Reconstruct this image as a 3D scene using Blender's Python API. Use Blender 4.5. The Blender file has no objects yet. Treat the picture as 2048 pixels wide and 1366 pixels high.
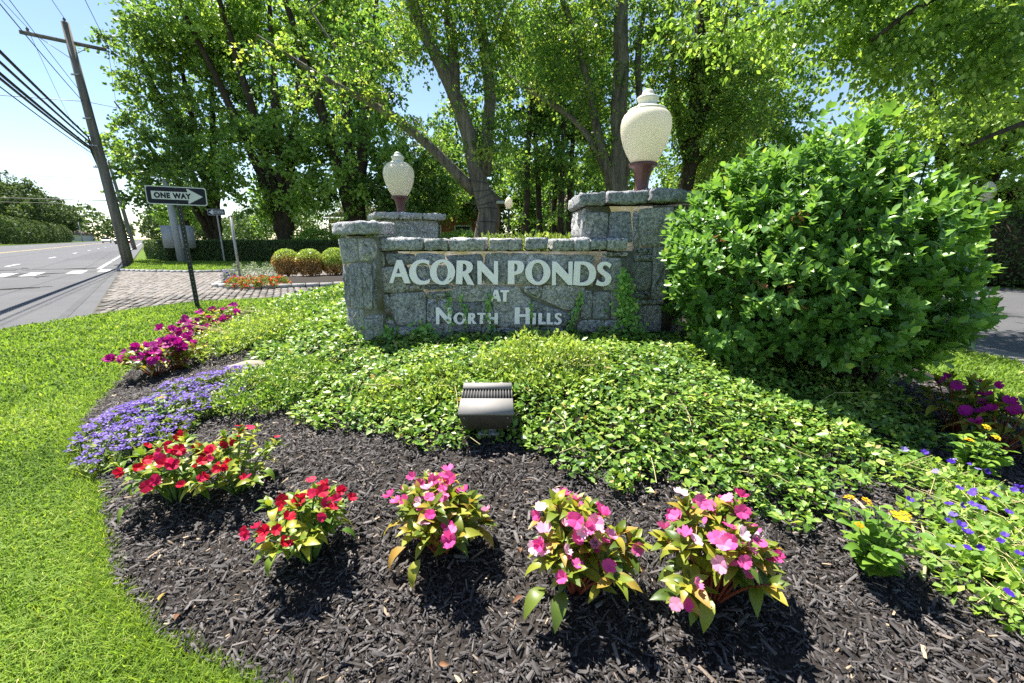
import bpy, math, random
import numpy as np
from mathutils import Vector, Matrix, noise as mnoise

# ---------------------------------------------------------------- camera, sky, sun, exposure
sc = bpy.context.scene
col = sc.collection
PITCH = math.radians(13.9); FPX = 830.0; CAMZ = 1.25
cam_d = bpy.data.cameras.new('camera'); cam = bpy.data.objects.new('camera', cam_d); col.objects.link(cam)
cam.location = (0, 0, CAMZ); cam.rotation_euler = (math.pi/2 - PITCH, 0, 0)
cam_d.sensor_width = 36.0; cam_d.lens = FPX/2048*36.0; cam_d.clip_start = 0.05; cam_d.clip_end = 2000
sc.camera = cam

SUN_EL = math.radians(63.0); SUN_AZ = math.radians(-43.0)      # azimuth from +Y towards +X
world = bpy.data.worlds.new('World'); sc.world = world; world.use_nodes = True
wn = world.node_tree.nodes; wl_ = world.node_tree.links
bg = wn['Background']; sky = wn.new('ShaderNodeTexSky'); sky.sky_type = 'NISHITA'; sky.sun_disc = False
sky.sun_elevation = SUN_EL; sky.sun_rotation = SUN_AZ % (2*math.pi)
sky.air_density = 1.0; sky.dust_density = 0.12; sky.ozone_density = 1.0
wl_.new(sky.outputs[0], bg.inputs[0]); bg.inputs[1].default_value = 0.064
sun_d = bpy.data.lights.new('sun', 'SUN'); sun = bpy.data.objects.new('sun', sun_d); col.objects.link(sun)
sun_d.energy = 4.7; sun_d.angle = math.radians(0.55); sun_d.color = (1.0, 0.955, 0.87)
sdir = Vector((math.sin(SUN_AZ)*math.cos(SUN_EL), math.cos(SUN_AZ)*math.cos(SUN_EL), math.sin(SUN_EL)))
sun.rotation_euler = sdir.to_track_quat('Z', 'Y').to_euler(); sun.location = sdir*60
vs = sc.view_settings; vs.view_transform = 'Standard'; vs.look = 'None'; vs.gamma = 1.0; vs.use_curve_mapping = False
vs.exposure = 1.68
cy = sc.cycles
cy.max_bounces = 7; cy.diffuse_bounces = 4; cy.glossy_bounces = 2; cy.transmission_bounces = 5; cy.transparent_max_bounces = 4
cy.caustics_reflective = False; cy.caustics_refractive = False
cy.sample_clamp_indirect = 6.0; cy.use_denoising = False

rng = np.random.default_rng(7); random.seed(7)

# ---------------------------------------------------------------- helpers
_c, _s = math.cos(PITCH), math.sin(PITCH)
def ray(u, v):
    x = (u-1024)/FPX; y = (683-v)/FPX
    return np.array((x, _c+y*_s, -_s+y*_c))
def at_y(u, v, Y):
    d = ray(u, v); return np.array((0, 0, CAMZ)) + d*(Y/d[1])
def at_z(u, v, z=0.0):
    d = ray(u, v); return np.array((0, 0, CAMZ)) + d*((z-CAMZ)/d[2])
def at_plane(u, v, Q, N):
    d = ray(u, v); o = np.array((0, 0, CAMZ)); return o + d*(np.dot(np.asarray(Q)-o, N)/np.dot(d, N))

def nrm(a):
    return a/np.maximum(np.linalg.norm(a, axis=-1, keepdims=True), 1e-9)

def mesh_np(name, V, faces, rnd=None, smooth=False):
    me = bpy.data.meshes.new(name)
    V = np.ascontiguousarray(V, np.float32)
    faces = [np.asarray(f, np.int32) for f in (faces if isinstance(faces, list) else [faces]) if len(f)]
    loops = np.concatenate([f.ravel() for f in faces])
    sizes = np.concatenate([np.full(len(f), f.shape[1], np.int32) for f in faces])
    starts = np.concatenate([[0], np.cumsum(sizes)[:-1]]).astype(np.int32)
    me.vertices.add(len(V)); me.vertices.foreach_set('co', V.ravel())
    me.loops.add(len(loops)); me.loops.foreach_set('vertex_index', loops)
    me.polygons.add(len(sizes)); me.polygons.foreach_set('loop_start', starts)
    if smooth:
        me.polygons.foreach_set('use_smooth', np.ones(len(sizes), bool))
    if rnd is not None:
        a = me.attributes.new('rnd', 'FLOAT', 'POINT'); a.data.foreach_set('value', np.ascontiguousarray(rnd, np.float32))
    me.update(calc_edges=True)
    return me

class Geo:
    """collects triangles and quads, builds one mesh object"""
    def __init__(self): self.V = []; self.T = []; self.Q = []; self.R = []; self.n = 0
    def add(self, V, F, rnd=0.5):
        V = np.asarray(V, float); F = np.asarray(F, int)
        (self.T if F.shape[1] == 3 else self.Q).append(F+self.n)
        self.V.append(V); self.n += len(V)
        self.R.append(np.full(len(V), rnd) if np.isscalar(rnd) else rnd)
        return self
    def add2(self, V, T, Q, rnd=0.5):
        V = np.asarray(V, float)
        if len(T): self.T.append(np.asarray(T, int)+self.n)
        if len(Q): self.Q.append(np.asarray(Q, int)+self.n)
        self.V.append(V); self.n += len(V); self.R.append(np.full(len(V), rnd) if np.isscalar(rnd) else rnd)
        return self
    def box(self, c, s, rz=0.0, top=1.0, rnd=0.5, M=None):
        x, y, z = s[0]/2, s[1]/2, s[2]/2
        V = np.array([(-x,-y,-z),(x,-y,-z),(x,y,-z),(-x,y,-z),(-x*top,-y*top,z),(x*top,-y*top,z),(x*top,y*top,z),(-x*top,y*top,z)])
        if M is not None: V = V @ np.asarray(M).T
        ca, sa = math.cos(rz), math.sin(rz)
        V = np.stack([V[:,0]*ca-V[:,1]*sa, V[:,0]*sa+V[:,1]*ca, V[:,2]], 1) + np.asarray(c)
        return self.add(V, [(0,3,2,1),(4,5,6,7),(0,1,5,4),(1,2,6,5),(2,3,7,6),(3,0,4,7)], rnd)
    def tube(self, pts, radii, sides=8, cap=True, rnd=0.5):
        P = np.asarray(pts, float); n = len(P); r = np.full(n, radii) if np.isscalar(radii) else np.asarray(radii, float)
        t = nrm(np.gradient(P, axis=0)) if n > 2 else np.repeat(nrm((P[1]-P[0])[None]), 2, 0)
        ref = np.array((0., 0, 1)) if abs(t[0][2]) < 0.9 else np.array((1., 0, 0))
        x = nrm(np.cross(ref, t[0])); V = []
        a = np.arange(sides)*2*math.pi/sides
        for i in range(n):
            x = nrm(x - t[i]*np.dot(x, t[i])); y = np.cross(t[i], x)
            V.append(P[i] + r[i]*(np.cos(a)[:,None]*x + np.sin(a)[:,None]*y))
        V = np.concatenate(V); k = np.arange(sides); k2 = (k+1) % sides
        Q = np.concatenate([np.stack([i*sides+k, i*sides+k2, (i+1)*sides+k2, (i+1)*sides+k], 1) for i in range(n-1)])
        T = []
        if cap:
            V = np.concatenate([V, P[:1], P[-1:]]); b, e = n*sides, n*sides+1
            T = np.concatenate([np.stack([k2, k, np.full(sides, b)], 1), np.stack([(n-1)*sides+k, (n-1)*sides+k2, np.full(sides, e)], 1)])
        return self.add2(V, T, Q, rnd)
    def lathe(self, c, prof, sides=24, flute=None):
        a = np.arange(sides)*2*math.pi/sides; V = []
        for i, (r, z) in enumerate(prof):
            rr = np.full(sides, r)
            if flute and flute[0] <= i <= flute[1]: rr = r*(1-flute[3]*(0.5+0.5*np.cos(a*flute[2])))
            V.append(np.stack([rr*np.cos(a), rr*np.sin(a), np.full(sides, z)], 1))
        V = np.concatenate(V)+np.asarray(c); k = np.arange(sides); k2 = (k+1) % sides
        Q = np.concatenate([np.stack([i*sides+k, i*sides+k2, (i+1)*sides+k2, (i+1)*sides+k], 1) for i in range(len(prof)-1)])
        return self.add(V, Q)
    def prism(self, poly, z0, z1, rnd=0.5):
        p = np.asarray(poly, float); n = len(p)
        V = np.concatenate([np.column_stack([p, np.full(n, z0)]), np.column_stack([p, np.full(n, z1)])])
        k = np.arange(n); k2 = (k+1) % n
        self.add(V, np.stack([k, k2, k2+n, k+n], 1), rnd)
        from mathutils.geometry import tessellate_polygon
        tri = np.array(tessellate_polygon([[Vector((a, b, 0)) for a, b in p]]))
        # orient up
        for s in (0, 1):
            W = V[n:] if s else V[:n]
            a = p[tri]; ar = (a[:,1,0]-a[:,0,0])*(a[:,2,1]-a[:,0,1])-(a[:,2,0]-a[:,0,0])*(a[:,1,1]-a[:,0,1])
            t2 = tri.copy(); flip = (ar < 0) if s else (ar > 0); t2[flip] = t2[flip][:, ::-1]
            self.add(W, t2, rnd)
        return self
    def mesh(self, name, off=(0,0,0), smooth=False):
        V = np.concatenate(self.V) - np.asarray(off)
        fs = []
        if self.T: fs.append(np.concatenate(self.T))
        if self.Q: fs.append(np.concatenate(self.Q))
        return mesh_np(name, V, fs, np.concatenate(self.R), smooth)

WORLD = {}          # world position of each parent (parents are only translated)
def link(o, parent=None, rotated=False):
    col.objects.link(o)
    if parent is not None: o.parent = parent
    return o
def tag(o, label=None, cat=None, group=None, kind=None):
    if label: o['label'] = label
    if cat: o['category'] = cat
    if group: o['group'] = group
    if kind: o['kind'] = kind
    return o
def thing(name, label, cat, loc, group=None):
    o = bpy.data.objects.new(name, None); col.objects.link(o); o.empty_display_size = 0.1
    o.location = Vector(loc); WORLD[o.name] = np.array(loc, float)
    return tag(o, label, cat, group)
def part(name, geo, mat, parent=None, smooth=False, kind=None):
    off = WORLD[parent.name] if parent is not None else (0, 0, 0)
    me = geo.mesh(name, off, smooth) if isinstance(geo, Geo) else geo
    o = bpy.data.objects.new(name, me); link(o, parent); me.materials.append(mat)
    WORLD[o.name] = np.array(off, float)
    if kind: o['kind'] = kind
    return o
def solo(name, geo, mat, label, cat, smooth=False, group=None):
    return tag(part(name, geo, mat, None, smooth), label, cat, group)
def struct(name, geo, mat, smooth=False):
    return tag(part(name, geo, mat, None, smooth), kind='structure')

# ---------------------------------------------------------------- materials
class NT:
    def __init__(self, name):
        self.m = bpy.data.materials.new(name); self.m.use_nodes = True
        self.t = self.m.node_tree; self.n = self.t.nodes; self.l = self.t.links
        self.b = self.n['Principled BSDF']; self.out = self.n['Material Output']
    def new(self, t, **kw):
        n = self.n.new(t)
        for k, v in kw.items():
            if isinstance(v, (int, float, str, bool)) and hasattr(n, k): setattr(n, k, v)
        return n
    def ramp(self, src, stops):
        r = self.n.new('ShaderNodeValToRGB'); e = r.color_ramp.elements
        while len(e) < len(stops): e.new(0.5)
        for i, (p, c) in enumerate(stops): e[i].position = p; e[i].color = (*c, 1)
        self.l.new(src, r.inputs[0]); return r.outputs[0]
    def noise(self, scale, detail=4, rough=0.6, coord='Object', stretch=None, obj=True):
        tc = self.n.new('ShaderNodeTexCoord'); nz = self.n.new('ShaderNodeTexNoise')
        nz.inputs['Scale'].default_value = scale; nz.inputs['Detail'].default_value = detail; nz.inputs['Roughness'].default_value = rough
        src = tc.outputs[coord]
        if stretch:
            mp = self.n.new('ShaderNodeMapping'); mp.inputs['Scale'].default_value = stretch; self.l.new(src, mp.inputs[0]); src = mp.outputs[0]
        self.l.new(src, nz.inputs['Vector']); return nz.outputs['Fac']
    def mix(self, f, a, b, blend='MIX'):
        m = self.n.new('ShaderNodeMix'); m.data_type = 'RGBA'; m.blend_type = blend
        for s, i in ((f, 0), (a, 6), (b, 7)):
            if hasattr(s, 'links') or isinstance(s, bpy.types.NodeSocket): self.l.new(s, m.inputs[i])
            else: m.inputs[i].default_value = s if i == 0 else (*s, 1)
        return m.outputs[2]
    def bump(self, h, strength=0.5, dist=0.01):
        b = self.n.new('ShaderNodeBump'); b.inputs['Strength'].default_value = strength; b.inputs['Distance'].default_value = dist
        self.l.new(h, b.inputs['Height']); self.l.new(b.outputs[0], self.b.inputs['Normal']); return b.outputs[0]
    def base(self, s): 
        if isinstance(s, bpy.types.NodeSocket): self.l.new(s, self.b.inputs['Base Color'])
        else: self.b.inputs['Base Color'].default_value = (*s, 1)
    def set(self, rough=0.5, spec=0.5, metal=0.0):
        self.b.inputs['Roughness'].default_value = rough; self.b.inputs['Specular IOR Level'].default_value = spec; self.b.inputs['Metallic'].default_value = metal
        return self

def rnd_src(t, mode):
    if mode == 'obj': return t.n.new('ShaderNodeObjectInfo').outputs['Random']
    a = t.n.new('ShaderNodeAttribute'); a.attribute_name = 'rnd'; return a.outputs['Fac']
def leaf_mat(name, stops, trans=0.35, rough=0.45, spec=0.4, mode='attr', tint=(1.25, 1.25, 0.6), vein=False, sat=.84):
    t = NT(name); c = t.ramp(rnd_src(t, mode), stops)
    if sat != 1.0:
        hs = t.n.new('ShaderNodeHueSaturation'); hs.inputs['Saturation'].default_value = sat; hs.inputs['Value'].default_value = 1.04; t.l.new(c, hs.inputs['Color']); c = hs.outputs[0]
    if vein:
        n = t.noise(55, 3); c = t.mix(0.22, c, t.ramp(n, [(0.35, (0.35,0.35,0.3)), (0.65, (1.25,1.25,1.1))]), 'MULTIPLY')
    t.base(c); t.set(rough, spec)
    tr = t.n.new('ShaderNodeBsdfTranslucent'); t.l.new(t.mix(1.0, c, tint, 'MULTIPLY'), tr.inputs[0])
    ms = t.n.new('ShaderNodeMixShader'); ms.inputs[0].default_value = trans
    t.l.new(t.b.outputs[0], ms.inputs[1]); t.l.new(tr.outputs[0], ms.inputs[2]); t.l.new(ms.outputs[0], t.out.inputs[0])
    return t.m
def plain(name, c, rough=0.5, spec=0.5, metal=0.0, var=0.0, scale=8, bump=0.0, bscale=60):
    t = NT(name); t.set(rough, spec, metal)
    if var:
        n = t.noise(scale, 5); lo = tuple(x*(1-var) for x in c); hi = tuple(min(1, x*(1+var)) for x in c)
        t.base(t.ramp(n, [(0.3, lo), (0.7, hi)]))
    else: t.base(c)
    if bump: t.bump(t.noise(bscale, 4), bump, 0.01)
    return t.m

M = {}
# foliage
M['maple'] = leaf_mat('maple_leaf', [(0, (0.102,0.214,0.020)), (.5, (0.192,0.361,0.029)), (1, (0.361,0.541,0.049))], 0.52, .42, .35)
M['maple2'] = leaf_mat('dark_leaf', [(0, (0.078,0.167,0.025)), (.6, (0.147,0.283,0.035)), (1, (0.274,0.411,0.048))], 0.50, .40, .4)
M['pear'] = leaf_mat('pear_leaf', [(0, (.065,.165,.022)), (.5, (.15,.285,.036)), (.85, (.26,.385,.05)), (1, (.36,.43,.06))], .54, .4, .35, sat=.9)
M['lime'] = leaf_mat('lime_leaf', [(0, (.065,.165,.025)), (.5, (.135,.265,.04)), (1, (.25,.37,.06))], .54, .45, .3, sat=.9)
M['bright'] = leaf_mat('bright_leaf', [(0, (0.132,0.264,0.021)), (.5, (0.235,0.411,0.032)), (1, (0.382,0.530,0.048))], 0.52, .5, .3)
M['far'] = leaf_mat('far_leaf', [(0, (0.036,0.074,0.019)), (.5, (0.066,0.120,0.028)), (1, (0.108,0.168,0.038))], .3, .6, .2)
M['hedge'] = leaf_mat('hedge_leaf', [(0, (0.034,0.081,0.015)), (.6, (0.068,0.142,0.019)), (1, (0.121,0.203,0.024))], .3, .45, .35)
M['vinca'] = leaf_mat('vinca_leaf', [(0, (0.050,0.129,0.020)), (.4, (0.134,0.263,0.030)), (.75, (0.280,0.414,0.055)), (1, (0.470,0.538,0.121))], .34, .4, .45, sat=.95)
M['euonymus'] = leaf_mat('yellow_green_leaf', [(0, (0.125,0.235,0.018)), (.5, (0.266,0.390,0.028)), (1, (0.500,0.579,0.051))], .4, .4, .4)
M['laurel'] = leaf_mat('laurel_leaf', [(0, (0.059,0.153,0.025)), (.5, (0.113,0.259,0.036)), (.85, (0.213,0.399,0.048)), (1, (0.399,0.516,0.068))], 0.40, .34, .5, sat=.9)
M['laurel_obj'] = leaf_mat('laurel_leaf_single', [(0, (0.059,0.153,0.025)), (.5, (0.113,0.259,0.036)), (.85, (0.213,0.399,0.048)), (1, (0.399,0.516,0.068))], 0.40, .34, .5, 'obj', sat=.9)
M['dead'] = leaf_mat('dead_leaf', [(0, (.16,.06,.02)), (1, (.40,.18,.05))], .3, .6, .2, 'obj')
M['ivy'] = leaf_mat('ivy_leaf', [(0, (0.090,0.269,0.022)), (.6, (0.190,0.470,0.036)), (1, (0.381,0.600,0.055))], .35, .35, .45)
M['impatiens'] = leaf_mat('impatiens_leaf', [(0, (.075,.13,.022)), (.4, (.19,.25,.03)), (.75, (.36,.36,.045)), (1, (.42,.25,.06))], .38, .4, .4, 'obj', vein=True, sat=1.0)
M['impatiens_red_leaf'] = leaf_mat('impatiens_green_leaf', [(0, (.08,.17,.02)), (.45, (.20,.29,.035)), (1, (.42,.42,.05))], .38, .4, .4, 'obj', vein=True, sat=1.0)
M['lantana'] = leaf_mat('lantana_leaf', [(0, (.10,.22,.03)), (1, (.24,.38,.05))], .36, .45, .35, 'obj', vein=True, sat=1.0)
M['bedleaf'] = leaf_mat('bedding_leaf', [(0, (0.069,0.138,0.016)), (.5, (0.149,0.241,0.026)), (1, (0.287,0.345,0.041))], .38, .45, .35)
M['grass'] = leaf_mat('grass_blade', [(0, (.085,.17,.010)), (.5, (.20,.335,.014)), (.9, (.35,.46,.03)), (1, (.56,.52,.16))], .42, .55, .2, sat=.87)
M['rust'] = leaf_mat('browned_leaf', [(0, (.16,.09,.02)), (.5, (.34,.17,.035)), (1, (.52,.28,.07))], .3, .6, .2)
M['silver'] = leaf_mat('silver_leaf', [(0, (.20,.27,.20)), (1, (.42,.48,.36))], .25, .7, .2)
def petal(name, a, b, c=None, mode='obj'):
    st = [(0, a), (.7, b)] + ([(1, c)] if c else [])
    return leaf_mat(name, st, .38, .55, .2, mode, (1.1, .9, 1.0), True, 1.0)
M['pink'] = petal('pink_petal', (.72,.05,.28), (.80,.17,.46), (.92,.66,.80))
M['red'] = petal('red_petal', (.60,.006,.022), (.62,.012,.06), (.58,.02,.13))
M['magenta'] = petal('magenta_petal', (.38,.008,.20), (.46,.015,.30), (.52,.05,.36))
M['yellow'] = petal('yellow_petal', (.80,.42,.01), (.85,.62,.03))
M['violet'] = petal('violet_petal', (.15,.09,.44), (.26,.18,.58), (.42,.35,.64), 'attr')
M['blue'] = petal('blue_violet_petal', (.07,.02,.42), (.13,.06,.55), (.35,.30,.68))
M['redbloom'] = petal('scarlet_petal', (.62,.03,.01), (.7,.08,.03), None, 'attr')
M['stem_red'] = plain('red_stem', (.22,.05,.03), .45)
M['stem'] = plain('green_stem', (.10,.17,.04), .5)
M['straw'] = plain('straw_stem', (.42,.36,.16), .6)

def bark(name, a, b, scale=14, ivy=False):
    t = NT(name); t.set(.9, .15)
    n = t.noise(scale, 6, .7, 'Object', (1, 1, .16)); n2 = t.noise(3, 3)
    c = t.ramp(n, [(.32, a), (.62, b)]); c = t.mix(.35, c, t.ramp(n2, [(.3, (.4,.42,.38)), (.7, (1.2,1.15,1.05))]), 'MULTIPLY')
    t.base(c); t.bump(n, .9, .03); return t.m
M['bark'] = bark('pear_bark', (.05,.044,.036), (.23,.205,.165))
M['bark_dark'] = bark('dark_bark', (.022,.018,.013), (.085,.068,.048))
M['bark_grey'] = bark('grey_bark', (.05,.046,.042), (.16,.15,.135))

def stone_mat():
    t = NT('granite'); t.set(.8, .3)
    oi = t.n.new('ShaderNodeObjectInfo')
    n1 = t.noise(48, 8, .78); n2 = t.noise(9, 4, .6); n3 = t.noise(30, 6, .7, 'Object', (1, 1, .35))
    c = t.ramp(n1, [(.36, (.11,.112,.118)), (.46, (.36,.36,.368)), (.54, (.58,.58,.59)), (.66, (.90,.90,.90))])
    c = t.mix(.5, c, t.ramp(n3, [(.38, (.58,.60,.63)), (.6, (1.15,1.15,1.15))]), 'MULTIPLY')
    c = t.mix(.5, c, t.ramp(n2, [(.3, (.70,.71,.70)), (.7, (1.1,1.1,1.12))]), 'MULTIPLY')
    c = t.mix(.85, c, t.ramp(oi.outputs['Random'], [(0, (.62,.65,.69)), (.3, (.92,.93,.96)), (.6, (1.3,1.28,1.28)), (.8, (1.12,1.06,1.0)), (1, (.92,.96,.90))]), 'MULTIPLY')
    moss = t.ramp(t.noise(6, 5, .7), [(.58, (0,0,0)), (.72, (1,1,1))])
    sep = t.n.new('ShaderNodeMath'); sep.operation = 'MULTIPLY'; t.l.new(moss, sep.inputs[0]); sep.inputs[1].default_value = .30
    c = t.mix(sep.outputs[0], c, (.13,.135,.06))
    t.base(c); t.bump(t.noise(38, 9, .8), 1.0, .03); return t.m
M['stone'] = stone_mat()
t = NT('mortar'); t.set(.95, .1)
t.base(t.mix(t.ramp(t.noise(7, 4), [(.4, (0,0,0)), (.62, (1,1,1))]), t.ramp(t.noise(60, 4), [(.3, (.15,.142,.125)), (.7, (.255,.245,.225))]), (.11,.105,.05)))
t.bump(t.noise(90, 5), .6, .008); M['mortar'] = t.m
M['letter'] = plain('letter_white', (.98,.915,.98), .4, .5, var=.03, scale=12)
t = NT('frosted_globe'); t.set(.38, .45); t.base(t.ramp(t.noise(5, 3), [(.3, (.80,.73,.58)), (.7, (.90,.85,.72))])); nb = t.bump(t.noise(45, 2, .5), .12, .006)
tr = t.n.new('ShaderNodeBsdfTranslucent'); tr.inputs[0].default_value = (1,.95,.84,1); t.l.new(nb, tr.inputs[1])
ms = t.n.new('ShaderNodeMixShader'); ms.inputs[0].default_value = .42
t.l.new(t.b.outputs[0], ms.inputs[1]); t.l.new(tr.outputs[0], ms.inputs[2]); t.l.new(ms.outputs[0], t.out.inputs[0]); M['globe'] = t.m
M['globe_top'] = plain('globe_top', (.72,.69,.58), .5, .4, var=.12, scale=20)
M['maroon'] = plain('maroon_paint', (.115,.045,.042), .42, .45, var=.2, scale=15)
M['bronze'] = plain('bronze_paint', (.075,.068,.058), .7, .25, 0.0, var=.15, scale=12)
M['bronze_lit'] = plain('bronze_sunlit', (.24,.23,.215), .75, .25, 0.0, var=.08, scale=9)  # the same bronze, lightened in colour for sun on the lid
M['black'] = plain('slot_shade_black', (.012,.012,.014), .8)  # colour of the shade down in the floodlight slots
M['sign_black'] = plain('sign_black', (.008,.010,.022), .6, .3)
M['sign_white'] = plain('sign_white', (.62,.62,.64), .4, .5, var=.06)
M['post'] = plain('post_black_green', (.028,.032,.030), .5, .5, var=.3, scale=30)
M['galv'] = plain('galvanised', (.36,.36,.36), .45, .5, .5, var=.15, scale=20)
M['white_post'] = plain('white_painted_post', (.40,.40,.41), .55, .4, var=.12)
M['wire'] = plain('cable_black', (.02,.02,.024), .5)
t = NT('pole_wood'); t.set(.85, .2); n = t.noise(10, 6, .7, 'Object', (1, 1, .04))
t.base(t.ramp(n, [(.3, (.085,.078,.062)), (.65, (.23,.215,.18))])); t.bump(n, .6, .02); M['pole'] = t.m
M['insul'] = plain('insulator', (.09,.075,.07), .3)
t = NT('asphalt'); t.set(.85, .25)
c = t.mix(.6, t.ramp(t.noise(160, 3, .7, 'Object'), [(.3, (.055,.055,.060)), (.7, (.105,.105,.110))]), t.ramp(t.noise(.5, 9, .75), [(.3, (.62,.62,.64)), (.7, (1.28,1.28,1.25))]), 'MULTIPLY')
t.base(c); t.bump(t.noise(220, 3), .35, .006); M['asphalt'] = t.m
M['paint'] = plain('road_paint', (.40,.40,.39), .7, .3, var=.2, scale=6)
M['paint_y'] = plain('road_paint_yellow', (.50,.36,.14), .7, .3, var=.3, scale=4)
M['tar'] = plain('tar_strip', (.035,.035,.038), .7, .3, var=.4, scale=3)
t = NT('granite_sett'); t.set(.8, .3); oi = t.n.new('ShaderNodeObjectInfo')
at = t.n.new('ShaderNodeAttribute'); at.attribute_name = 'rnd'
c = t.ramp(at.outputs['Fac'], [(0, (.10,.092,.084)), (.4, (.155,.136,.122)), (.75, (.195,.172,.153)), (1, (.15,.146,.146))])
c = t.mix(.55, c, t.ramp(t.noise(60, 5, .7), [(.3, (.6,.6,.6)), (.7, (1.2,1.2,1.2))]), 'MULTIPLY')
t.base(c); t.bump(t.noise(40, 5), .6, .012); M['sett'] = t.m
M['joint'] = plain('sett_joint', (.085,.078,.065), .95, .1, var=.35, scale=10)
M['kerb'] = plain('granite_kerb', (.34,.335,.325), .85, .25, var=.25, scale=22, bump=.5)
M['concrete'] = plain('gutter_concrete', (.17,.16,.145), .85, .2, var=.2, scale=5, bump=.3)
M['lawn_soil'] = plain('lawn_thatch', (.075,.125,.012), .95, .1, var=.3, scale=14, bump=.6, bscale=70)
M['ground'] = plain('rough_ground', (.06,.085,.02), .95, .1, var=.4, scale=1.2)
M['mulch_soil'] = plain('mulch_soil', (.030,.025,.022), .95, .15, var=.5, scale=60, bump=.8, bscale=90)
t = NT('mulch_chip'); t.set(.72, .35)
at = t.n.new('ShaderNodeAttribute'); at.attribute_name = 'rnd'
t.base(t.ramp(at.outputs['Fac'], [(0, (.017,.014,.013)), (.5, (.052,.047,.047)), (.82, (.125,.113,.110)), (.95, (.17,.125,.09)), (1, (.36,.27,.18))])); t.bump(t.noise(120, 3, .6, 'Object'), .4, .004); M['chip'] = t.m
M['boulder'] = plain('boulder', (.26,.23,.18), .9, .2, var=.35, scale=9, bump=.7, bscale=30)
t = NT('brick_wall'); t.set(.9, .2); bt = t.n.new('ShaderNodeTexBrick'); tc = t.n.new('ShaderNodeTexCoord'); mp = t.n.new('ShaderNodeMapping')
mp.inputs['Rotation'].default_value = (math.pi/2, 0, 0); t.l.new(tc.outputs['Object'], mp.inputs[0]); t.l.new(mp.outputs[0], bt.inputs['Vector'])
bt.inputs['Color1'].default_value = (.30,.075,.035,1); bt.inputs['Color2'].default_value = (.22,.055,.03,1); bt.inputs['Mortar'].default_value = (.30,.24,.2,1); bt.inputs['Scale'].default_value = 4
t.base(bt.outputs['Color']); M['brick'] = t.m
M['roof'] = plain('shingle_roof', (.20,.155,.12), .9, .2, var=.3, scale=6)
M['trim'] = plain('white_trim', (.7,.7,.68), .5)
M['glass'] = plain('dark_glass', (.03,.035,.04), .08, .6)
M['car_white'] = plain('car_white', (.70,.70,.70), .25, .5)
M['car_grey'] = plain('car_grey', (.22,.23,.25), .3, .5)
M['car_red'] = plain('car_red', (.45,.02,.02), .3, .5)
M['tyre'] = plain('tyre', (.02,.02,.02), .8)
M['tail'] = plain('tail_lamp', (.5,.02,.02), .3)
M['siding'] = plain('pale_siding', (.55,.55,.52), .7, .3, var=.1)

# ---------------------------------------------------------------- the bed's mound
BED = np.array([(-2.95,2.62),(-2.62,2.32),(-2.19,1.97),(-1.80,1.58),(-1.45,1.26),(-1.14,1.06),(-.87,.95),(-.5,.84),(0,.74),(.8,.66),(1.6,.72),(2.3,1.15),(2.85,1.75),
                (3.3,2.3),(3.75,3.1),(4.0,4.0),(3.9,5.6),(3.2,7.6),(1.0,9.0),(-2.0,9.3),(-3.7,8.9),(-4.4,7.9),(-4.65,6.8),(-4.6,5.6),(-4.05,4.5),(-3.55,3.6),(-3.2,3.0)])
GX0, GX1, GY0, GY1, GS = -7.0, 7.0, -1.0, 12.0, 0.05
_gx = np.arange(GX0, GX1+GS/2, GS); _gy = np.arange(GY0, GY1+GS/2, GS)
def signed_dist(P, poly):
    A = poly; B = np.roll(poly, -1, 0); d = np.full(len(P), 1e9); inside = np.zeros(len(P), bool)
    for a, b in zip(A, B):
        ab = b-a; t = np.clip(((P-a)@ab)/(ab@ab), 0, 1); d = np.minimum(d, np.linalg.norm(P-(a+t[:,None]*ab), axis=1))
        cond = (a[1] > P[:,1]) != (b[1] > P[:,1]); xi = (b[0]-a[0])*(P[:,1]-a[1])/(b[1]-a[1]+1e-12)+a[0]
        inside ^= cond & (P[:,0] < xi)
    return np.where(inside, d, -d)
_gp = np.stack(np.meshgrid(_gx, _gy, indexing='xy'), -1).reshape(-1, 2)
_sd = signed_dist(_gp, BED).reshape(len(_gy), len(_gx))
def smooth(x): x = np.clip(x, 0, 1); return x*x*(3-2*x)
_hh = np.where(_sd > 0, 0.035 + 0.335*smooth(_sd/2.35)**0.9 + 0.02*smooth(_sd/.15), 0.035+_sd*1.5)
def _lut(G, x, y):
    fx = np.clip((np.asarray(x)-GX0)/GS, 0, len(_gx)-1.001); fy = np.clip((np.asarray(y)-GY0)/GS, 0, len(_gy)-1.001)
    i = fx.astype(int); j = fy.astype(int); a = fx-i; b = fy-j
    return (G[j,i]*(1-a)+G[j,i+1]*a)*(1-b)+(G[j+1,i]*(1-a)+G[j+1,i+1]*a)*b
def bed_d(x, y): return _lut(_sd, x, y)
def hgt(x, y): return np.maximum(_lut(_hh, x, y), 0.0)
def ground_px(u, v, lift=0.0):
    d = ray(u, v); o = np.array((0, 0, CAMZ)); z = 0.1
    for _ in range(30):
        p = o+d*((z-CAMZ)/d[2]); z = 0.5*z+0.5*(float(hgt(p[0], p[1]))+lift)
    return np.array((p[0], p[1], float(hgt(p[0], p[1]))))

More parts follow.
